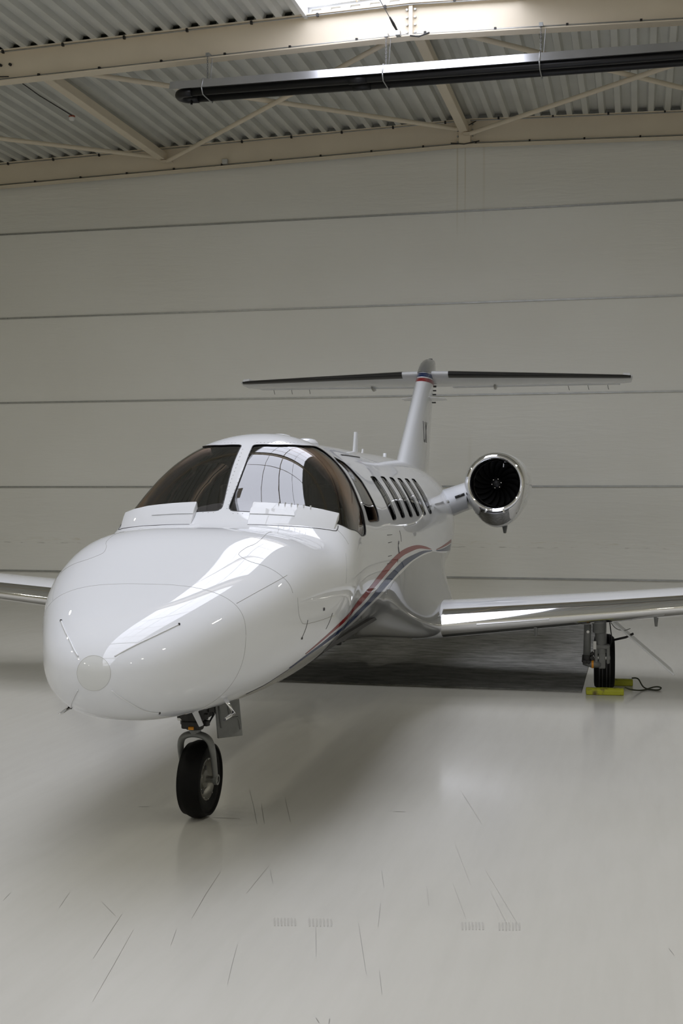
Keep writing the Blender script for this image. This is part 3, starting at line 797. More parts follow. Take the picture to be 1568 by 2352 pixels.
# wide reveal inside the aft edge of each windshield pane
inner = hits([(668, 1025), (697, 1032), (724, 1050), (754, 1079), (775, 1101), (795, 1136), (811.5, 1174), (819.6, 1204), (826, 1224)])
outer = hits([(833, 1230), (839, 1220), (833, 1180), (822.5, 1149), (804, 1106.5), (784, 1076), (759, 1049), (739, 1034), (723, 1026), (700, 1023.5), (668, 1022.5)])
REV = smooth_poly(inner, None, False, .03) + smooth_poly(outer, None, False, .03)
for Q in (REV, mir(REV)):
    so = patch('window_reveal', Q, -0.018, 'frame_pink', fus, .03).modifiers.new('solidify', 'SOLIDIFY'); so.thickness = .045; so.offset = -1
for Q in (SIDE, mir(SIDE)):
    Z = [Vector(SO(r, t, -0.03)) for r, t in dens(Q, .04)]
    MB().tube(Z + [Z[0], Z[1]], 0.022, 6, caps=False).build('window_reveal', 'frame_pink', fus, smooth=True)

# ---- painted stripes
def band(up, lo): return smooth_poly(hits(up), None, False, .03) + smooth_poly(hits(lo)[::-1], None, False, .03)
RED = band([(992, 1262), (977, 1255), (957, 1252), (933, 1259), (913, 1272), (889, 1297), (869, 1322), (845, 1353), (816, 1388), (787, 1423), (757, 1452), (728, 1478), (700, 1502)],
           [(985, 1262), (963, 1260), (942, 1267.5), (922, 1279), (901, 1301), (883.5, 1322), (857, 1353), (828, 1388), (795.5, 1423.5), (766, 1450), (734, 1477), (702, 1502.5)])
RED2 = band([(1001, 1262), (1018, 1252), (1036, 1238)], [(1003, 1263), (1020, 1256), (1036, 1246)])
BLUE = band([(992, 1264), (971.5, 1265), (951, 1273), (927.5, 1286), (904, 1309), (886.5, 1327), (866, 1353), (833.6, 1391), (798.4, 1428), (769, 1453), (737, 1478.5), (699, 1507), (663.5, 1534)],
            [(992, 1266), (974.5, 1270.4), (951, 1284), (930.5, 1300), (913, 1317), (892, 1341), (869, 1367), (839.5, 1396), (804, 1431.5), (774, 1457), (740, 1482.5), (701, 1510), (665, 1536)])
BLUE2 = band([(1000, 1264), (1020, 1258.5), (1035, 1249)], [(1003, 1266), (1020, 1266), (1033, 1264)])
WHT = band([(992, 1266), (974.5, 1270.4), (951, 1284), (930.5, 1300), (913, 1317), (892, 1341), (869, 1367), (839.5, 1396), (804, 1431.5), (774, 1457), (740, 1482.5)],
           [(992, 1267.5), (968.6, 1277), (945, 1292), (922, 1315.4), (898, 1339), (874.7, 1368), (845, 1396.5), (810, 1432), (779, 1458), (742, 1484)])
for nm, P, mt in (('red_stripe', RED, 'red'), ('red_stripe', RED2, 'red'), ('blue_stripe', BLUE, 'blue'), ('blue_stripe', BLUE2, 'blue'), ('white_stripe', WHT, 'stripe_white')):
    for Q in (P, mir(P)): patch(nm, Q, 0.0012, mt, fus, .03)

# ---- panel gaps
LN = 0.0012
ring_s = math.sqrt(0.668)
for sg in (1, -1):
    strip('panel_gap', [(ring_s, sg * t) for t in np.linspace(0.0, 2.75, 30)], LN, 0.0, 'line', fus)
def gap(px, w=LN, mirror=True, mt='line', nm='panel_gap'):
    P = hits(px); strip(nm, P, w, 0.0003, mt, fus)
    if mirror: strip(nm, mir(P), w, 0.0003, mt, fus)
gap([(640, 1215), (600, 1238), (565, 1258), (549, 1270), (552, 1278), (575, 1290), (610, 1301)])
gap([(543, 1386), (602, 1353), (659, 1321)])
gap([(610, 1301), (645, 1322), (664, 1342), (672, 1362)])
gap([(683, 1372), (685, 1402), (692, 1428), (700, 1433), (725, 1428), (765, 1414)])
gap([(793, 1270), (795, 1300), (794, 1340)])
gap([(763, 1208), (785, 1228), (800, 1250)])
gap([(568, 1205.5), (640, 1207.5), (713, 1212.5), (764, 1219), (774, 1217), (776, 1208)], 0.003, True, 'seal', 'fairing_seal')
gap([(889, 1229), (900, 1228)], 0.0025, False, 'mark'); gap([(891, 1246.5), (899, 1245)], 0.0025, False, 'mark'); gap([(891, 1278), (899, 1276)], 0.0025, False, 'mark'); gap([(889, 1295.5), (899, 1291)], 0.0025, False, 'mark')
gap([(917, 1219), (920, 1230), (921, 1244)], 0.0025, False, 'mark'); gap([(915, 1243), (914, 1258), (916, 1270)], 0.006, False, 'mark', 'door_handle')
gap([(914, 1284), (912, 1291)], 0.007, False, 'line', 'door_handle')
gap([(783, 1045), (803, 1047.5), (825, 1051)], 0.007, False, 'mark', 'roof_slot')
gap([(743, 1396), (743, 1402)], 0.008, False, 'mark', 'static_port')
gap([(706.5, 1424), (703, 1440), (692, 1467)], 0.0022, True, 'mark', 'latch_cable'); gap([(763, 1408), (757, 1426), (748, 1445)], 0.0022, True, 'mark', 'latch_cable')
gap([(693, 1464), (692, 1468)], 0.007, True, 'mark', 'latch_cable')
gap([(665, 1535.5), (637, 1554), (610, 1571.5), (585, 1584.5), (565, 1594)], .0022, True, 'mark')
gap([(888, 1365), (900, 1342), (916, 1318)], LN, False)

# ---- lightning diverter strips on the radome
for px in ([(140.5, 1426), (160, 1470), (180, 1508)], [(411, 1434), (340, 1468), (263, 1508)], [(179.5, 1584), (168, 1606), (163.5, 1625)], [(256, 1585), (295, 1613), (335, 1633), (366, 1637)]):
    strip('diverter_strip', hits(px), 0.0038, 0.002, 'paint_matte', fus)
    P = hits(px); q = P[0] if px[0][1] < 1500 else P[-1]
    e = MB(); c = Vector(SO(q[0], q[1], 0.002)); e.lathe([(0, -.006), (.006, -.004), (.007, 0), (.006, .004), (0, .006)], 'x', c, 10).build('strip_end', 'dark', fus, smooth=True)

# ---- rivets along the windshield frame
riv = MB()
def rivet(r, t):
    p = Vector(SO(r, t, 0.0005)); n = Vector(N(np.array(r), np.array(t))); a = n.orthogonal().normalized(); b = n.cross(a)
    riv.add([p + (a * math.cos(q) + b * math.sin(q)) * .0042 for q in [math.pi * k / 3 for k in range(6)]] + [p + n * .0012], [(k, (k + 1) % 6, 6) for k in range(6)])
for k in range(17):
    t = k / 16
    for x0, y0, x1, y1 in ((557, 1032, 507, 1168), (577, 1032, 521, 1168)):
        rivet(*hit(x0 + (x1 - x0) * t, y0 + (y1 - y0) * t))
for k in range(14): rivet(*hit(590 + 8.5 * k, 1016.5))
for k in range(10): rivet(*hit(540 - 8 * k, 1017))
for k in range(3): rivet(*hit(535 + 11 * k, 1179.5)); rivet(*hit(490 - 12 * k, 1177))
tag(riv.build('rivets', 'line', fus), kind='stuff')

# ---- hot air ramps in front of the windshield
def ramp(mirror):
    bot = [(566, 1204.5), (605, 1205), (642, 1206.5), (680, 1208.5), (713.5, 1211), (745, 1215), (767, 1218)]
    top = [(581, 1152), (612, 1153.5), (640, 1155.5), (672, 1158.5), (703, 1162), (742, 1169.5), (779, 1178)]
    B, T, C = [], [], []
    for (bx, by), (tx, ty) in zip(bot, top):
        B.append(Vector(SO(*hit(bx, by), -0.002)))
        d = ray(tx, ty); h0 = Vector(S(*hit(tx, ty)))
        T.append(RO + d * ((h0 - RO).dot(d) - .07)); C.append(Vector(SO(*hit(tx, ty + 16), -.004)))
    rings = []
    for b, t, c in zip(B, T, C):
        e = (c - t).normalized()
        rings.append([b, b + (t - b) * .3 + e * -.004, b + (t - b) * .7 + e * -.006, t, t + e * .014 + (c - b).normalized() * .01, c])
    m_ = MB().rings(rings)
    if mirror: m_ = m_.mirror()
    o = m_.build('hot_air_ramp', 'paint', fus, smooth=True, angle=35, bevel=0.004)
    # raised access strip on the ramp face
    q = MB(); face = lambda i, f_, u: B[i] + (T[i] - B[i]) * f_ - (C[i] - T[i]).normalized() * u
    q.rings([[face(i, .42, .008), face(i, .68, .009), face(i, .68, .011), face(i, .42, .0105)] for i in range(0, 4)])
    if mirror: q = q.mirror()
    q.build('ramp_strip', 'paint', fus, bevel=0.001)
    for k in range(6):
        i = 2 + (k * .45); a = int(i); f_ = i - a
        P = T[a] * (1 - f_) + T[a + 1] * f_; Q = B[a] * (1 - f_) + B[a + 1] * f_
        if not mirror: MB().box(P + (Q - P) * .06 + Vector((0, 0, .006)), (.004, .03, .02)).build('vortex_tab', 'paint_matte', fus)
ramp(False); ramp(True)

# ---- cockpit
gs = MB(); rings = []
for s_, w_, zt_, zb_ in ((2.22, .30, 1.70, 1.60), (2.35, .50, 1.80, 1.55), (2.55, .62, 1.86, 1.50), (2.8, .68, 1.885, 1.45), (2.98, .69, 1.88, 1.45), (3.03, .68, 1.80, 1.45)):
    rings.append([(w_ * math.cos(a), s_, zb_ + (zt_ - zb_) * max(0, math.sin(a)) ** .6) for a in [math.pi * k / 18 for k in range(19)]])
gs.rings(rings).build('glareshield', mat('glareshield_vinyl', (0.14, 0.14, 0.155), 0.55), jet, smooth=True, angle=50)
MB().box((0, 3.07, 1.5), (1.3, .03, .5)).build('instrument_panel', 'interior', jet)
MB().box((0, 5.8, .93), (1.28, 7.0, .03)).build('cabin_floor', 'interior', jet)
bk = MB(); bk.rings([[tuple(p) for p in SO(np.full(60, math.sqrt(s_)), np.linspace(-math.pi, math.pi, 61)[:-1], -0.045)] for s_ in (4.02, 4.05)])
bk.build('cabin_bulkhead', 'interior', jet)
for x in (-.34, .34):
    sb = MB().box((x, 3.62, 1.52), (.44, .10, .62), Matrix.Rotation(R(-12), 3, 'X')).build('pilot_seat', 'seat', jet, bevel=0.04)
    MB().box((x, 3.71, 1.91), (.26, .09, .20), Matrix.Rotation(R(-12), 3, 'X')).build('headrest', 'seat', sb, bevel=0.035)
    MB().box((x, 3.38, 1.20), (.46, .48, .12)).build('seat_cushion', 'seat', sb, bevel=0.03)

# ------------------------------------------------------------------ belly fittings
bz = float(S(math.sqrt(5.3), math.pi - .25)[2])
MB().tube([(0.16, 5.22, bz + .02), (0.16, 5.26, bz - .05)], [.05, .03], 10, r2=[.02, .012]).build('belly_antenna', 'seal', fus)
MB().box((0.16, 5.5, float(S(math.sqrt(5.5), math.pi - .25)[2]) - .005), (.10, .34, .05)).build('belly_vent', 'seal', fus, bevel=.015)

# ------------------------------------------------------------------ wings
def foil(t, camber, n=26, xmax=1.0):
    """closed airfoil: upper from the back forward, then lower to the back"""
    def yt(x): return 5 * t * (.2969 * math.sqrt(x) - .126 * x - .3516 * x * x + .2843 * x ** 3 - .1036 * x ** 4)
    def yc(x): return camber * 4 * x * (1 - x)
    xs = [xmax * (1 - math.cos(math.pi / 2 * k / n)) for k in range(n + 1)]
    return [(x, yc(x) + yt(x)) for x in reversed(xs)] + [(x, yc(x) - yt(x)) for x in xs[1:]]
WS = [(0.70, 5.95, .695, 2.55, .150, 3.0), (1.02, 5.97, .715, 2.40, .145, 2.8), (2.5, 6.06, .845, 2.02, .135, 2.2), (3.6, 6.14, .945, 1.78, .13, 1.8), (5.5, 6.30, 1.12, 1.42, .125, .8), (7.3, 6.46, 1.29, 1.06, .12, 0.0), (7.58, 6.56, 1.318, .86, .10, 0.0)]
def wing_sections(xmax, grow, secs=WS):
    out = []
    for l, sl, z, c, t, inc in secs:
        ring = []
        for x, y in foil(t, .018, xmax=xmax):
            u = x * c; w = y * c; a = R(inc)
            if grow:
                nx = -grow * max(0, 1 - x / .02); w += math.copysign(grow, w - .018 * 4 * x * (1 - x) * c) * min(1, x / .02 + .3); u += nx
            ring.append((l, sl + u * math.cos(a) + w * math.sin(a), z - u * math.sin(a) + w * math.cos(a)))
        out.append(ring)
    return out
def at_wing(l):
    for a, b in zip(WS, WS[1:]):
        if a[0] <= l <= b[0]:
            t = (l - a[0]) / (b[0] - a[0]); return [p + (q - p) * t for p, q in zip(a, b)]
for side in (1, -1):
    def bld(m_, *a, **k): return (m_ if side > 0 else m_.mirror()).build(*a, **k)
    w = bld(MB().rings(wing_sections(1.0, 0)), 'wing', 'paint', jet, smooth=True, angle=60)
    le = [at_wing(l) for l in (0.99, 2.5, 3.6, 5.5, 7.25)]
    bld(MB().rings(wing_sections(.085, .0015, le), close=False, caps=False), 'leading_edge', 'chrome', w, smooth=True)
    a, b = at_wing(1.32), at_wing(1.98)
    bld(MB().tube([(1.32, a[1] - .006, a[2] - .012), (1.98, b[1] - .006, b[2] - .012)], .009, 6), 'stall_strip', 'steel', w)
    c = at_wing(1.01)
    bld(MB().box((1.0, c[1] + .12, c[2] + .075), (.035, .07, .045)), 'landing_light', 'whiteplastic', w, bevel=.01)
    for l, q in ((1.85, .25), (2.95, .3)):
        a = at_wing(l); bld(MB().tube([(l, a[1] + q, a[2] - .10), (l, a[1] + q + .01, a[2] - .185)], [.022, .012], 8), 'drain_mast', 'greypaint', w)
    a = at_wing(7.5); bld(MB().tube([(7.55, a[1] + .15, a[2]), (7.62, a[1] + .3, a[2])], [.03, .02], 10), 'navigation_light', 'whiteplastic', w, smooth=True)

# ------------------------------------------------------------------ engines
EX, EY, EZ = 1.28, 9.0, 2.05
def ering(rad, d, bf, n=56, dz=0):
    return [(EX + rad * math.sin(a), EY + d, EZ + dz + rad * math.cos(a) * (1 if math.cos(a) > 0 else 1 + (bf - 1) * abs(math.cos(a)) ** .8)) for a in [2 * math.pi * k / n for k in range(n)]]
for side in (1, -1):
    def bld(m_, *a, **k): return (m_ if side > 0 else m_.mirror()).build(*a, **k)
    nac = MB().rings([ering(.366, .235, 1.345), ering(.371, .32, 1.375), ering(.376, .5, 1.40), ering(.38, .8, 1.40), ering(.38, 1.1, 1.34), ering(.37, 1.45, 1.25), ering(.34, 1.8, 1.12), ering(.29, 2.1, 1.03), ering(.23, 2.35, 1.0), ering(.20, 2.35, 1.0), ering(.19, 2.1, 1.0)], caps=False)
    e = bld(nac, 'engine_nacelle', 'paint', jet, smooth=True, angle=60)
    lip = [(.266, .16, 1.0), (.268, .10, 1.0), (.275, .05, 1.0), (.285, .02, 1.0), (.298, .004, 1.0), (.311, 0.0, 1.01), (.324, .006, 1.03), (.335, .02, 1.06), (.344, .045, 1.11), (.352, .08, 1.17), (.358, .12, 1.22), (.363, .17, 1.295), (.3665, .236, 1.348)]
    bld(MB().rings([ering(*q) for q in lip], caps=False), 'intake_lip', 'chrome', e, smooth=True)
    bld(MB().rings([ering(.2665, .155, 1), ering(.27, .3, 1), ering(.275, .62, 1), ering(.05, .64, 1)], caps=False), 'intake_duct', 'duct', e, smooth=True)
    bld(MB().lathe([(.272, .34), (.268, .345), (.268, .36), (.272, .365)], 'y', (EX, EY, EZ), 48), 'fan_case_ring', 'hubm', e, smooth=True)
    bld(MB().lathe([(0, .27), (.03, .275), (.058, .30), (.072, .35), (.078, .42), (.078, .5)], 'y', (EX, EY, EZ), 28), 'spinner', 'fan', e, smooth=True)
    for k in range(6):
        a = R(20 + 60 * k)
        bld(MB().lathe([(0, .293), (.006, .294), (.006, .31)], 'y', (EX + .054 * math.sin(a), EY, EZ + .054 * math.cos(a)), 8), 'spinner_bolt', 'chrome', e)
    for k in range(18):
        a = 2 * math.pi * k / 18; rings = []
        for q in range(6):
            rad = .07 + .197 * q / 5; ang = a + .30 * (q / 5) ** 2; tw = R(30 + 32 * q / 5); ch = .045 + .02 * q / 5
            u = Vector((math.sin(ang), 0, math.cos(ang))); tv = Vector((math.cos(ang), 0, -math.sin(ang))); ax = Vector((0, 1, 0))
            c = Vector((EX, EY + .43, EZ)) + u * rad; ca = ax * math.cos(tw) + tv * math.sin(tw); nn = ca.cross(u)
            rings.append([c - ca * ch + nn * .001, c + nn * .004, c + ca * ch + nn * .001, c - nn * .003])
        bld(MB().rings(rings), 'fan_blade', 'fan', e, smooth=True, angle=50)
    # drain scupper under the lip, bolts, mast
    slot = lambda w, r0, y: [(EX - w + 2 * w * k / 10, EY + y, EZ - math.sqrt(r0 ** 2 - (w - 2 * w * k / 10) ** 2)) for k in range(11)]
    bld(MB().tube(slot(.112, .336, .004), .014, 10, r2=.024), 'scupper_rim', 'chrome', e, smooth=True)
    bld(MB().tube(slot(.092, .336, -.006), .008, 10, r2=.0115), 'scupper', 'boot', e, smooth=True)
    for k in range(5):
        a = R(180 - 40 + 20 * k); bf = 1.29
        z = EZ + .3655 * math.cos(a) * (1 + (bf - 1) * abs(math.cos(a)) ** .8)
        bld(MB().lathe([(0, -.004), (.006, -.002), (.006, .004)], 'y', (EX + .367 * math.sin(a), EY + .2, z), 8), 'lip_screw', 'mark', e)
    bld(MB().tube([(EX + .07, EY + .75, EZ - .5), (EX + .07, EY + .78, EZ - .60)], [.035, .016], 8, r2=[.014, .008]), 'drain_mast', 'greypaint', e)
    bld(MB().tube([(EX + .09, EY + .2, EZ + .235), (EX + .085, EY + .2, EZ + .19)], .006, 6), 'temperature_probe', 'chrome', e)
    # pylon: streamlined beam from the fuselage shoulder up to the nacelle
    rings = []
    for q in range(7):
        t = q / 6; x = .48 + t * (EX - .345 - .48); z = 1.80 + (x - .62) * .36; c = 2.0 - .2 * t; th = .20
        rings.append([(x, EY + .22 + u * c + .10 * (1 - t) , z + w * c * .98) for u, w in foil(th, 0.0, 14)])
    py = bld(MB().rings(rings), 'engine_pylon', 'paint', jet, smooth=True, angle=60)
    bld(MB().tube([(.80, EY + .225, 1.80 + .18 * .36 + .02), (.91, EY + .225, 1.80 + .29 * .36 + .02)], .016, 10, r2=.017), 'pylon_inlet', 'boot', py, smooth=True)
    bld(MB().tube([(.70, EY + .02, 1.80 + .06 * .36), (.745, EY + .02, 1.80 + .12 * .36)], .05, 8, r2=.02), 'pylon_inlet', 'line', py, smooth=True)

# ------------------------------------------------------------------ fin, bullet, tailplane
def fin_sec(z, grow=0.0, n=20):
    le = 10.4 + (z - 2.40) * 1.624; te = 13.25 + (z - 2.2) * .42; c = te - le; t = .27 / 2.9 * (1 - .10 * (z - 2.4))
    t = max(.085, .27 * (1 - .17 * (z - 2.4)) / c)
    return [(w * c + math.copysign(grow, w), le + u * c - (grow if u < .01 else 0), z) for u, w in foil(t, 0, n)]
fin = MB().rings([fin_sec(z) for z in (2.0, 2.2, 2.4, 2.8, 3.2, 3.5, 3.60, 3.71)]).build('fin', 'paint', jet, smooth=True, angle=60)
MB().rings([fin_sec(z, .002) for z in (3.605, 3.668)]).build('blue_band', 'blue', fin, smooth=True, angle=60)
MB().rings([fin_sec(z, .002) for z in (3.53, 3.587)]).build('red_band', 'red', fin, smooth=True, angle=60)
rings = []
for z, le, te, th in ((3.684, 12.47, 13.89, .224), (3.73, 12.54, 13.93, .222), (3.79, 12.66, 13.98, .215), (3.85, 12.80, 14.02, .20), (3.90, 12.97, 14.04, .17), (3.935, 13.15, 14.03, .13), (3.955, 13.35, 14.0, .07)):
    rings.append([(w / .1 * th / 2, le + u * (te - le), z) for u, w in foil(.2, 0, 20)])
bu = MB().rings(rings).build('fin_cap', 'greycap', fin, smooth=True, angle=60)
MB().tube([(0, 13.5, 3.945), (0, 13.5, 3.975)], .03, 12).build('beacon', 'mark', fin, smooth=True)
for side in (1, -1):
    def bld(m_, *a, **k): return (m_ if side > 0 else m_.mirror()).build(*a, **k)
    bld(MB().rings([[(.09, 12.25, 3.30), (.09, 13.0, 3.30), (.09, 13.0, 3.312), (.09, 12.25, 3.312)], [(.32, 12.55, 3.30), (.32, 12.95, 3.30), (.32, 12.95, 3.306), (.32, 12.55, 3.306)]]), 'strake', 'paint', fin)
    for k in range(5):
        bld(MB().box((.045, 13.62 - .02 * k, 3.56 - .062 * k), (.06, .05, .018)), 'vortex_tab', 'mark', fin)
# registration letters on the fin, port side
tx = bpy.data.curves.new('letters', 'FONT'); tx.body = 'LX'; tx.size = .42; tx.extrude = .0008
to = bpy.data.objects.new('letters_tmp', tx); COL.objects.link(to); bpy.context.view_layer.update()
tm = bpy.data.meshes.new_from_object(to); bpy.data.objects.remove(to)
TP = BVHTree.FromPolygons([v.co for v in fin.data.vertices], [list(p.vertices) for p in fin.data.polygons])
bm = bmesh.new(); bm.from_mesh(tm); bmesh.ops.triangulate(bm, faces=bm.faces)
for _ in range(3): bmesh.ops.subdivide_edges(bm, edges=[e for e in bm.edges if e.calc_length() > .03], cuts=1, use_grid_fill=True); bmesh.ops.triangulate(bm, faces=bm.faces)
bm.to_mesh(tm); bm.free()
for v in tm.vertices:
    y, z = 11.62 + v.co.x * .82, 2.64 + v.co.y
    h = TP.ray_cast(Vector((1.5, y, z)), Vector((-1, 0, 0)))[0]
    v.co = Vector(((h.x if h else .1) + .003 + v.co.z, y, z))
obj('registration_letters', tm, 'mark', fin)

TS = [(0.0, 12.70, 3.685, 1.45, .10), (.34, 12.78, 3.686, 1.40, .10), (1.6, 13.14, 3.68, 1.10, .095), (2.86, 13.50, 3.67, .82, .09), (3.0, 13.58, 3.67, .70, .08)]
def tail_sec(secs, xmax, grow):
    out = []
    for l, sl, z, c, t in secs:
        out.append([(l, sl + u * c - (grow if u < .02 else 0), z + w * c - .075 * u * c + (math.copysign(grow, w) if u > .003 else 0)) for u, w in foil(t, 0, 20, xmax)])
    return out
def at_tail(l):
    for a, b in zip(TS, TS[1:]):
        if a[0] <= l <= b[0]:
            t = (l - a[0]) / (b[0] - a[0]); return [p + (q - p) * t for p, q in zip(a, b)]
for side in (1, -1):
    def bld(m_, *a, **k): return (m_ if side > 0 else m_.mirror()).build(*a, **k)
    tp = bld(MB().rings(tail_sec(TS, .70, 0)), 'tailplane', 'paint', jet, smooth=True, angle=50)
    ev = []
    for l in (.30, 1.6, 2.84):
        _, sl, z, c, t = at_tail(l)
        pf = foil(t, 0, 20); pf = [(u, w) for u, w in pf if u >= .71]; k = len(pf) // 2
        ev.append([(l, sl + u * c, z + w * c - .075 * u * c - .004) for u, w in pf])
    bld(MB().rings(ev), 'elevator', 'paint_matte', tp, smooth=True, angle=50)
    bld(MB().rings(tail_sec([at_tail(l) for l in (.34, 1.6, 2.86, 2.975)], .075, .003), close=False, caps=False), 'deice_boot', 'boot', tp, smooth=True)
    a = at_tail(2.95); bld(MB().rings([[(2.86, a[1] - .02, a[2] + .01), (2.86, a[1] + .3, a[2] + .01), (2.86, a[1] + .3, a[2] + .055), (2.86, a[1] + .02, a[2] + .055)], [(2.97, a[1] + .0, a[2] + .01), (2.97, a[1] + .3, a[2] + .01), (2.97, a[1] + .3, a[2] + .05), (2.97, a[1] + .04, a[2] + .05)]]), 'balance_horn', 'paint_matte', tp, bevel=.008)
    for l in (.95,):
        q = at_tail(l); bld(MB().tube([(l, q[1] + .62 * q[3], q[2] - .11), (l, q[1] + .8 * q[3], q[2] - .13), (l, q[1] + .95 * q[3], q[2] - .12)], [.012, .028, .012], 8), 'hinge_fairing', 'steel', tp, smooth=True)
    for l in (2.05, 2.35, 2.65):
        q = at_tail(l); bld(MB().tube([(l, q[1] + .99 * q[3], q[2] - .075 * q[3]), (l + .02, q[1] + q[3] + .14, q[2] - .075 * q[3] - .06)], .004, 5), 'static_wick', 'dark', tp)

# ---- antennas on the spine
def blade(px, h_, c, th, s_):
    z = float(spl('zt', np.array(math.sqrt(s_)))) - .01
    m_ = MB(); m_.rings([[(w * c * th, s_ + u * c + dz * .35 * c, z + dz * h_) for u, w in foil(.5, 0, 8)] if 0 else [(w * c, s_ + u * c * (1 - .35 * dz) + dz * .35 * c, z + dz * h_) for u, w in foil(th, 0, 8)] for dz in (0, .5, 1)])
    return m_.build('spine_antenna', 'paint', jet, smooth=True, angle=50)
blade(0, .22, .26, .14, 6.9); blade(0, .06, .10, .2, 7.4); blade(0, .075, .14, .3, 8.9)
for s_, l_ in ((3.75, 0.0), (4.6, .02)):
    z = float(spl('zt', np.array(math.sqrt(s_))))
    m_ = MB().rings([[(l_ + .10 * k * math.cos(a), s_ + .17 * k * math.sin(a), z - .012 + zz) for a in [2 * math.pi * q / 28 for q in range(28)]] for k, zz in ((1, 0), (.94, .022), (.75, .045), (.4, .056), (.1, .058))])
    m_.build('antenna_dome', 'paint', jet, smooth=True)

# ------------------------------------------------------------------ nose gear
NWY = 1.6; NWR = .230
def tyre_prof(Rt, w, Rr, chine=0.0):
    P = [(Rr, -w * .36), (Rr + .02, -w * .44), (Rr + (Rt - Rr) * .5, -w * .5), (Rt - .035, -w * .475)]
    if chine: P += [(Rt - .03, -w * .5 - chine), (Rt - .018, -w * .49 - chine), (Rt - .014, -w * .42)]
    P += [(Rt - .008, -w * .32), (Rt, -w * .16), (Rt, w * .16), (Rt - .008, w * .32)]
    if chine: P += [(Rt - .014, w * .42), (Rt - .018, w * .49 + chine), (Rt - .03, w * .5 + chine)]
    return P + [(Rt - .035, w * .475), (Rr + (Rt - Rr) * .5, w * .5), (Rr + .02, w * .44), (Rr, w * .36)]
C = (0, NWY, NWR)
ng = MB().tube([(0, NWY - .085, .52), (0, NWY - .10, 1.0)], [.035, .042], 16).build('nose_gear', 'greypaint', jet, smooth=True, angle=50)
MB().lathe(tyre_prof(NWR, .125, .118, .008), 'x', C, 64).build('tyre', 'rubber', ng, smooth=True, angle=35)
MB().lathe([(.122, -.042), (.128, -.048), (.118, -.05), (.112, -.03), (.06, -.02), (.05, -.035), (.0, -.035)], 'x', C, 48).build('wheel_rim', 'hubm', ng, smooth=True, angle=30)
rim = MB().lathe([(.122, .042), (.128, .048), (.118, .05), (.110, .028), (.092, .012), (.06, .014), (.052, .035), (.03, .042), (.0, .042)], 'x', C, 48).build('wheel_rim', 'hubm', ng, smooth=True, angle=30)
for k in range(8):
    a = 2 * math.pi * k / 8
    MB().lathe([(0, .020), (.014, .019), (.014, .012)], 'x', (0, NWY + .077 * math.cos(a), NWR + .077 * math.sin(a)), 10).build('lightening_hole', 'mark', ng)
for k in range(10):
    a = 2 * math.pi * (k + .5) / 10
    MB().lathe([(0, .054), (.005, .053), (.005, .045)], 'x', (0, NWY + .119 * math.cos(a), NWR + .119 * math.sin(a)), 6).build('rim_bolt', 'steel', ng)
MB().tube([(-.105, NWY, NWR), (.11, NWY, NWR)], .021, 16).build('axle', 'steel', ng, smooth=True, angle=50)
fk = [(-.098, NWY, NWR), (-.100, NWY - .03, .33), (-.100, NWY - .06, .42), (-.088, NWY - .075, .475), (-.055, NWY - .085, .505), (0, NWY - .088, .515), (.055, NWY - .085, .505), (.088, NWY - .075, .475), (.100, NWY - .06, .42), (.100, NWY - .03, .33), (.098, NWY, NWR)]
def catmull(P, m=5):
    P = [Vector(p) for p in P]; out = []
    for i in range(len(P) - 1):
        p0, p1, p2, p3 = P[max(i - 1, 0)], P[i], P[i + 1], P[min(i + 2, len(P) - 1)]
        for q in range(m):
            t = q / m; out.append(.5 * (2 * p1 + (p2 - p0) * t + (2 * p0 - 5 * p1 + 4 * p2 - p3) * t * t + (3 * p1 - p0 - 3 * p2 + p3) * t ** 3))
    return out + [P[-1]]
FK = catmull(fk); nf = len(FK)
MB().tube(FK, [.015 + .005 * math.sin(math.pi * i / (nf - 1)) for i in range(nf)], 12, r2=[.022 + .010 * math.sin(math.pi * i / (nf - 1)) for i in range(nf)], up=(0, 1, 0)).build('fork', 'greypaint', ng, smooth=True)
for sx in (-1, 1):
    MB().lathe([(.020, -.012), (.032, -.012), (.032, .012), (.020, .012)], 'x', (sx * .102, NWY, NWR), 20).build('axle_boss', 'greypaint', ng, smooth=True, angle=40)
MB().lathe([(.0, .545), (.05, .545), (.055, .555), (.055, .60), (.045, .61), (.0, .61)], 'z', (0, NWY - .088, 0), 20).build('steering_collar', 'dark', ng, smooth=True, angle=40)
MB().box((-.01, NWY - .14, .615), (.15, .05, .016)).build('tow_bar_lug', 'steel', ng, bevel=.004)
MB().box((-.01, NWY - .135, .58), (.11, .05, .05)).build('torque_link', 'dark', ng, bevel=.01)
MB().tube([(-.015, NWY - .165, .563), (.015, NWY - .165, .563)], .010, 8).build('orange_cap', 'orange', ng)
for k, (x, y, z) in enumerate(((-.075, -.13, .63), (.075, -.13, .63), (-.06, -.11, .59), (.07, -.1, .585), (.05, -.09, .66), (-.03, -.1, .69), (.08, -.05, .66))):
    MB().box((x, NWY + y, z), (.035, .04, .035), Matrix.Rotation(.4 * k, 3, 'Z')).build('fitting', 'dark', ng, bevel=.006)
MB().tube([(.06, NWY - .03, .56), (.09, NWY + .0, .62), (.08, NWY - .04, .70), (.05, NWY - .06, .78)], .007, 6).build('hydraulic_hose', 'cable', ng, smooth=True)
MB().tube([(0, NWY - .06, .60), (0, NWY + .06, .66), (0, NWY + .3, .80)], [.03, .025, .025], 10).build('drag_brace', 'dark', ng, smooth=True)
turn = Matrix.Translation((0, NWY - .05, 0)) @ Matrix.Rotation(R(-3.5), 4, 'Z') @ Matrix.Translation((0, -(NWY - .05), 0))
for c_ in ng.children:
    if c_.name.split('.')[0] in ('tyre', 'wheel_rim', 'lightening_hole', 'rim_bolt', 'axle', 'fork', 'axle_boss', 'steering_collar'): c_.data.transform(turn)
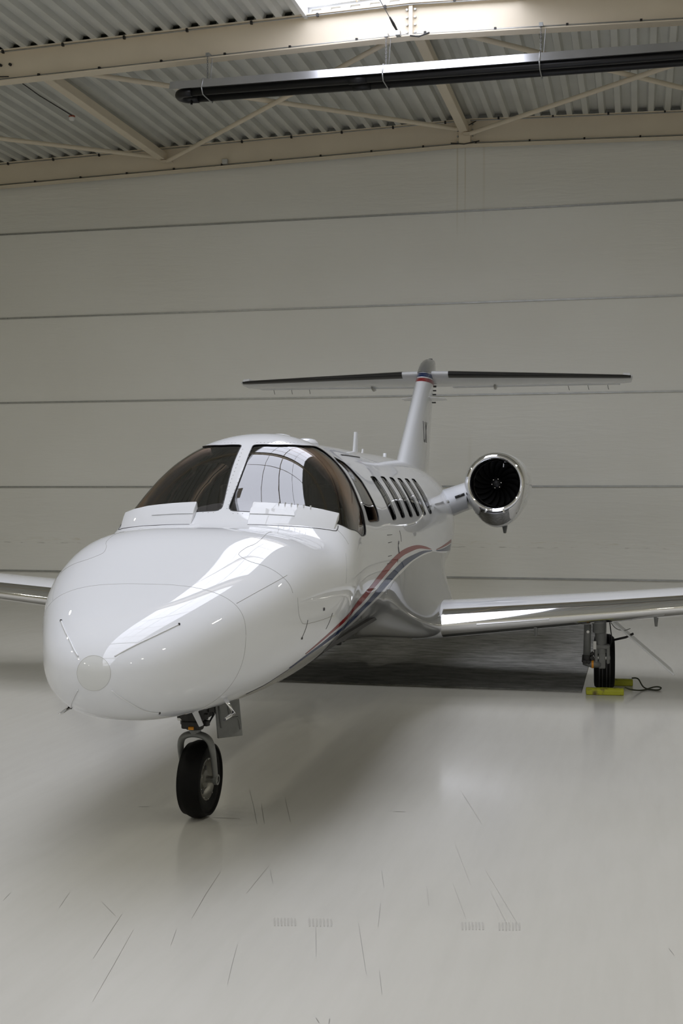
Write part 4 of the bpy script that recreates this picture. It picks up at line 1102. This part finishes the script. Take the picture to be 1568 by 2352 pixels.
# grey door hanging open on the port side, its pressed stiffener, and the small white forward door
D = [Vector((.075, NWY + .06, .70)), Vector((.185, NWY + .20, .72)), Vector((.205, NWY + .22, .455)), Vector((.09, NWY + .08, .46))]
nrm = (D[1] - D[0]).cross(D[3] - D[0]).normalized() * .006
MB().rings([[p + nrm for p in D], [p - nrm for p in D]]).build('gear_door', 'greypaint', ng, bevel=.003)
dd = lambda u, v_: D[0] + (D[1] - D[0]) * u + (D[3] - D[0]) * v_ + nrm * 1.2 * (1 if nrm.y < 0 else -1)
MB().tube([dd(.5, .05), dd(.52, .5), dd(.6, .58), dd(.85, .6), dd(.9, .7), dd(.92, .92)], .007, 6).build('door_stiffener', 'greypaint', ng, smooth=True)
MB().tube([dd(.12, .2), dd(.15, .75)], .006, 6).build('door_stiffener', 'greypaint', ng, smooth=True)
W = [Vector((-.005, NWY - .24, .735)), Vector((.035, NWY - .22, .735)), Vector((.078, NWY - .17, .585)), Vector((.055, NWY - .18, .575))]
MB().rings([[p + Vector((0, .006, 0)) for p in W], [p - Vector((0, .006, 0)) for p in W]]).build('white_gear_door', 'paint', ng, bevel=.004)
MB().box((0, NWY - .02, .70), (.15, .30, .20)).build('gear_leg_housing', 'dark', ng, bevel=.02)
MB().box((0, NWY + .02, .712), (.17, .62, .05)).build('wheel_well', 'seal', ng, bevel=.01)
ng.location = (.022, 0, 0)
# pitot probe on the lower port side
h = hit(517, 1604); p = Vector(S(*h)); n = Vector(N(np.array(h[0]), np.array(h[1])))
m1 = p + n * .075 + Vector((0, .03, -.02))
pp = MB().tube([p - n * .01, p + n * .05, m1], [.020, .014, .011], 12, r2=[.012, .008, .007]).build('pitot_probe', 'chrome', jet, smooth=True)
MB().tube([m1, m1 + Vector((-.004, -.06, -.004)), m1 + Vector((-.008, -.15, -.008))], [.010, .009, .006], 12).build('probe_tube', 'chrome', pp, smooth=True)
MB().tube([m1 + Vector((-.008, -.145, -.008)), m1 + Vector((-.008, -.156, -.008))], .007, 12).build('probe_tip', 'mark', pp)
h = hit(517, 1604); h = (h[0], -h[1]); p = Vector(S(*h)); n = Vector(N(np.array(h[0]), np.array(h[1]))); m1 = p + n * .075 + Vector((0, .03, -.02))
pp = MB().tube([p - n * .01, p + n * .05, m1], [.020, .014, .011], 12, r2=[.012, .008, .007]).build('pitot_probe', 'chrome', jet, smooth=True)
MB().tube([m1, m1 + Vector((.008, -.15, -.008))], [.010, .006], 12).build('probe_tube', 'chrome', pp, smooth=True)
# ------------------------------------------------------------------ main gear
GX, GY, MR = 2.47, 7.05, .275
for side in (1, -1):
    def bld(m_, *a, **k): return (m_ if side > 0 else m_.mirror()).build(*a, **k)
    mg = bld(MB().tube([(GX - .03, GY - .28, .80), (GX - .03, GY - .27, .60), (GX - .02, GY - .25, .595), (GX - .015, GY - .24, .45), (GX - .01, GY - .23, .40)], [.066, .066, .056, .052, .060], 18), 'main_gear', 'greypaint', jet, smooth=True, angle=40)
    c = (GX + .02, GY, MR)
    bld(MB().lathe(tyre_prof(MR, .20, .135), 'x', c, 64), 'tyre', 'rubber', mg, smooth=True, angle=35)
    gr_ = MB()
    for gx_ in (-.05, -.02, .02, .05): gr_.lathe([(MR + .0006, gx_ - .003), (MR + .0012, gx_), (MR + .0006, gx_ + .003)], 'x', c, 64)
    bld(gr_, 'tread_grooves', 'mark', mg)
    bld(MB().lathe([(.140, -.075), (.146, -.082), (.13, -.085), (.12, -.05), (.05, -.04), (.04, -.07), (0, -.07)], 'x', c, 40), 'wheel_rim', 'hubm', mg, smooth=True, angle=30)
    bld(MB().lathe([(.140, .075), (.146, .082), (.13, .085), (.12, .05), (.05, .04), (.04, .07), (0, .07)], 'x', c, 40), 'wheel_rim', 'hubm', mg, smooth=True, angle=30)
    # clevis fork at the foot of the strut and the trailing link running aft to the axle
    for dx in (-.056, .056):
        bld(MB().box((GX - .005 + dx, GY - .24, .375), (.032, .10, .17)), 'clevis', 'greypaint', mg, bevel=.012)
    bld(MB().box((GX - .005, GY - .24, .455), (.145, .11, .045)), 'clevis_bridge', 'greypaint', mg, bevel=.012)
    bld(MB().tube([(GX - .08, GY - .25, .345), (GX + .07, GY - .25, .345)], .026, 14), 'pivot_pin', 'steel', mg, smooth=True, angle=50)
    bld(MB().box((GX - .005, GY - .24, .32), (.07, .09, .16)), 'link_end', 'greypaint', mg, bevel=.015)
    bld(MB().tube([(GX - .02, GY - .22, .29), (GX - .10, GY - .08, .27), (GX - .10, GY, MR)], .035, 12), 'trailing_link', 'greypaint', mg, smooth=True)
    bld(MB().tube([(GX - .18, GY - .25, .30), (GX - .10, GY - .27, .285), (GX - .02, GY - .26, .28)], [.03, .038, .032], 12), 'link_arm', 'greypaint', mg, smooth=True)
    bld(MB().tube([(GX - .105, GY - .27, .285), (GX - .085, GY - .27, .285)], .041, 14), 'orange_strap', 'orange', mg)
    bld(MB().tube([(GX - .14, GY - .27, .80), (GX - .15, GY - .27, .36)], [.034, .036], 14), 'shock_strut', 'greypaint', mg, smooth=True)
    bld(MB().tube([(GX - .15, GY - .27, .37), (GX - .155, GY - .27, .30)], .044, 12), 'strut_foot', 'dark', mg, smooth=True, angle=50)
    bld(MB().tube([(GX - .14, GY - .30, .60), (GX - .14, GY - .31, .60)], .014, 10), 'gauge', 'steel', mg)
    bld(MB().tube([(GX - .34, GY - .35, .745), (GX - .12, GY - .28, .69)], .012, 8), 'side_stay', 'steel', mg, smooth=True)
    for k in range(6):
        bld(MB().box((GX - .17 + .035 * (k % 3), GY - .30 + .01 * k, .31 + .035 * (k // 2)), (.04, .05, .035), Matrix.Rotation(.5 * k, 3, 'Y')), 'fitting', 'dark', mg, bevel=.006)
    bld(MB().tube(catmull([(GX + .06, GY - .28, .74), (GX + .075, GY - .28, .62), (GX + .085, GY - .24, .52), (GX + .07, GY - .2, .44)]), .006, 6), 'brake_hose', 'cable', mg, smooth=True)
    bld(MB().box((GX - .075, GY - .29, .47), (.03, .03, .08)), 'placard', 'whiteplastic', mg, bevel=.004)
    # outboard door and its push rod
    A, B_ = Vector((GX + .06, GY - .42, .735)), Vector((GX + .66, GY - .42, .22))
    dv = Vector((0, .42, 0)); nn = (B_ - A).cross(dv).normalized() * .007
    bld(MB().rings([[A + nn, B_ + nn, B_ + dv + nn, A + dv + nn], [A - nn, B_ - nn, B_ + dv - nn, A + dv - nn]]), 'gear_door', 'paint_matte', mg, bevel=.003)
    bld(MB().tube([(GX + .09, GY - .20, .51), (GX + .22, GY - .22, .545), (GX + .29, GY - .24, .585)], .011, 8), 'door_rod', 'dark', mg, smooth=True)
    bld(MB().tube(catmull([(GX + .06, GY - .3, .72), (GX + .12, GY - .3, .64), (GX + .20, GY - .3, .62), (GX + .26, GY - .3, .64)]), .004, 5), 'bonding_wire', 'chain', mg, smooth=True)

# ------------------------------------------------------------------ wheel chocks by the port main wheel
def jet_w(x, y): return (NOSE[0] + x * math.cos(ROT) - y * math.sin(ROT), NOSE[1] + x * math.sin(ROT) + y * math.cos(ROT))
def chock(x, y, rz, label):
    wx, wy = jet_w(x, y)
    poly = [(-.055, 0), (.055, 0), (.055, .04), (.03, .064), (-.03, .064), (-.055, .05)]
    o = MB().rings([[(t, a, z) for a, z in poly] for t in (-.178, .178)]).build('wheel_chock', 'chock', bevel=.01)
    o.location = (wx, wy, 0); o.rotation_euler = (0, 0, ROT + rz); tag(o, label, 'chock')
    MB().tube([(.15, 0, .065), (.15, 0, .04)], .012, 8).build('rope_hole', 'mark', o)
    return o
chock(2.49, GY - .315, R(2), 'worn yellow wheel chock wedged in front of the port main tyre')
chock(2.60, GY + .315, R(-1), 'worn yellow wheel chock wedged behind the port main tyre')
a, b = jet_w(2.68, GY - .315), jet_w(2.77, GY + .315)
rp = catmull([(b[0], b[1], .074), (b[0] + .06, b[1] - .05, .075), (b[0] + .12, b[1] - .2, .012), (b[0] + .24, b[1] - .3, .008), (b[0] + .28, b[1] - .22, .02), (b[0] + .22, b[1] - .18, .02), (b[0] + .1, b[1] - .34, .008), (a[0] + .06, a[1] + .03, .05), (a[0], a[1], .074)], 6)
tag(MB().tube(rp, .007, 8).build('chock_rope', 'rope', smooth=True), 'thin dark rope looped on the floor between the two yellow chocks', 'rope')
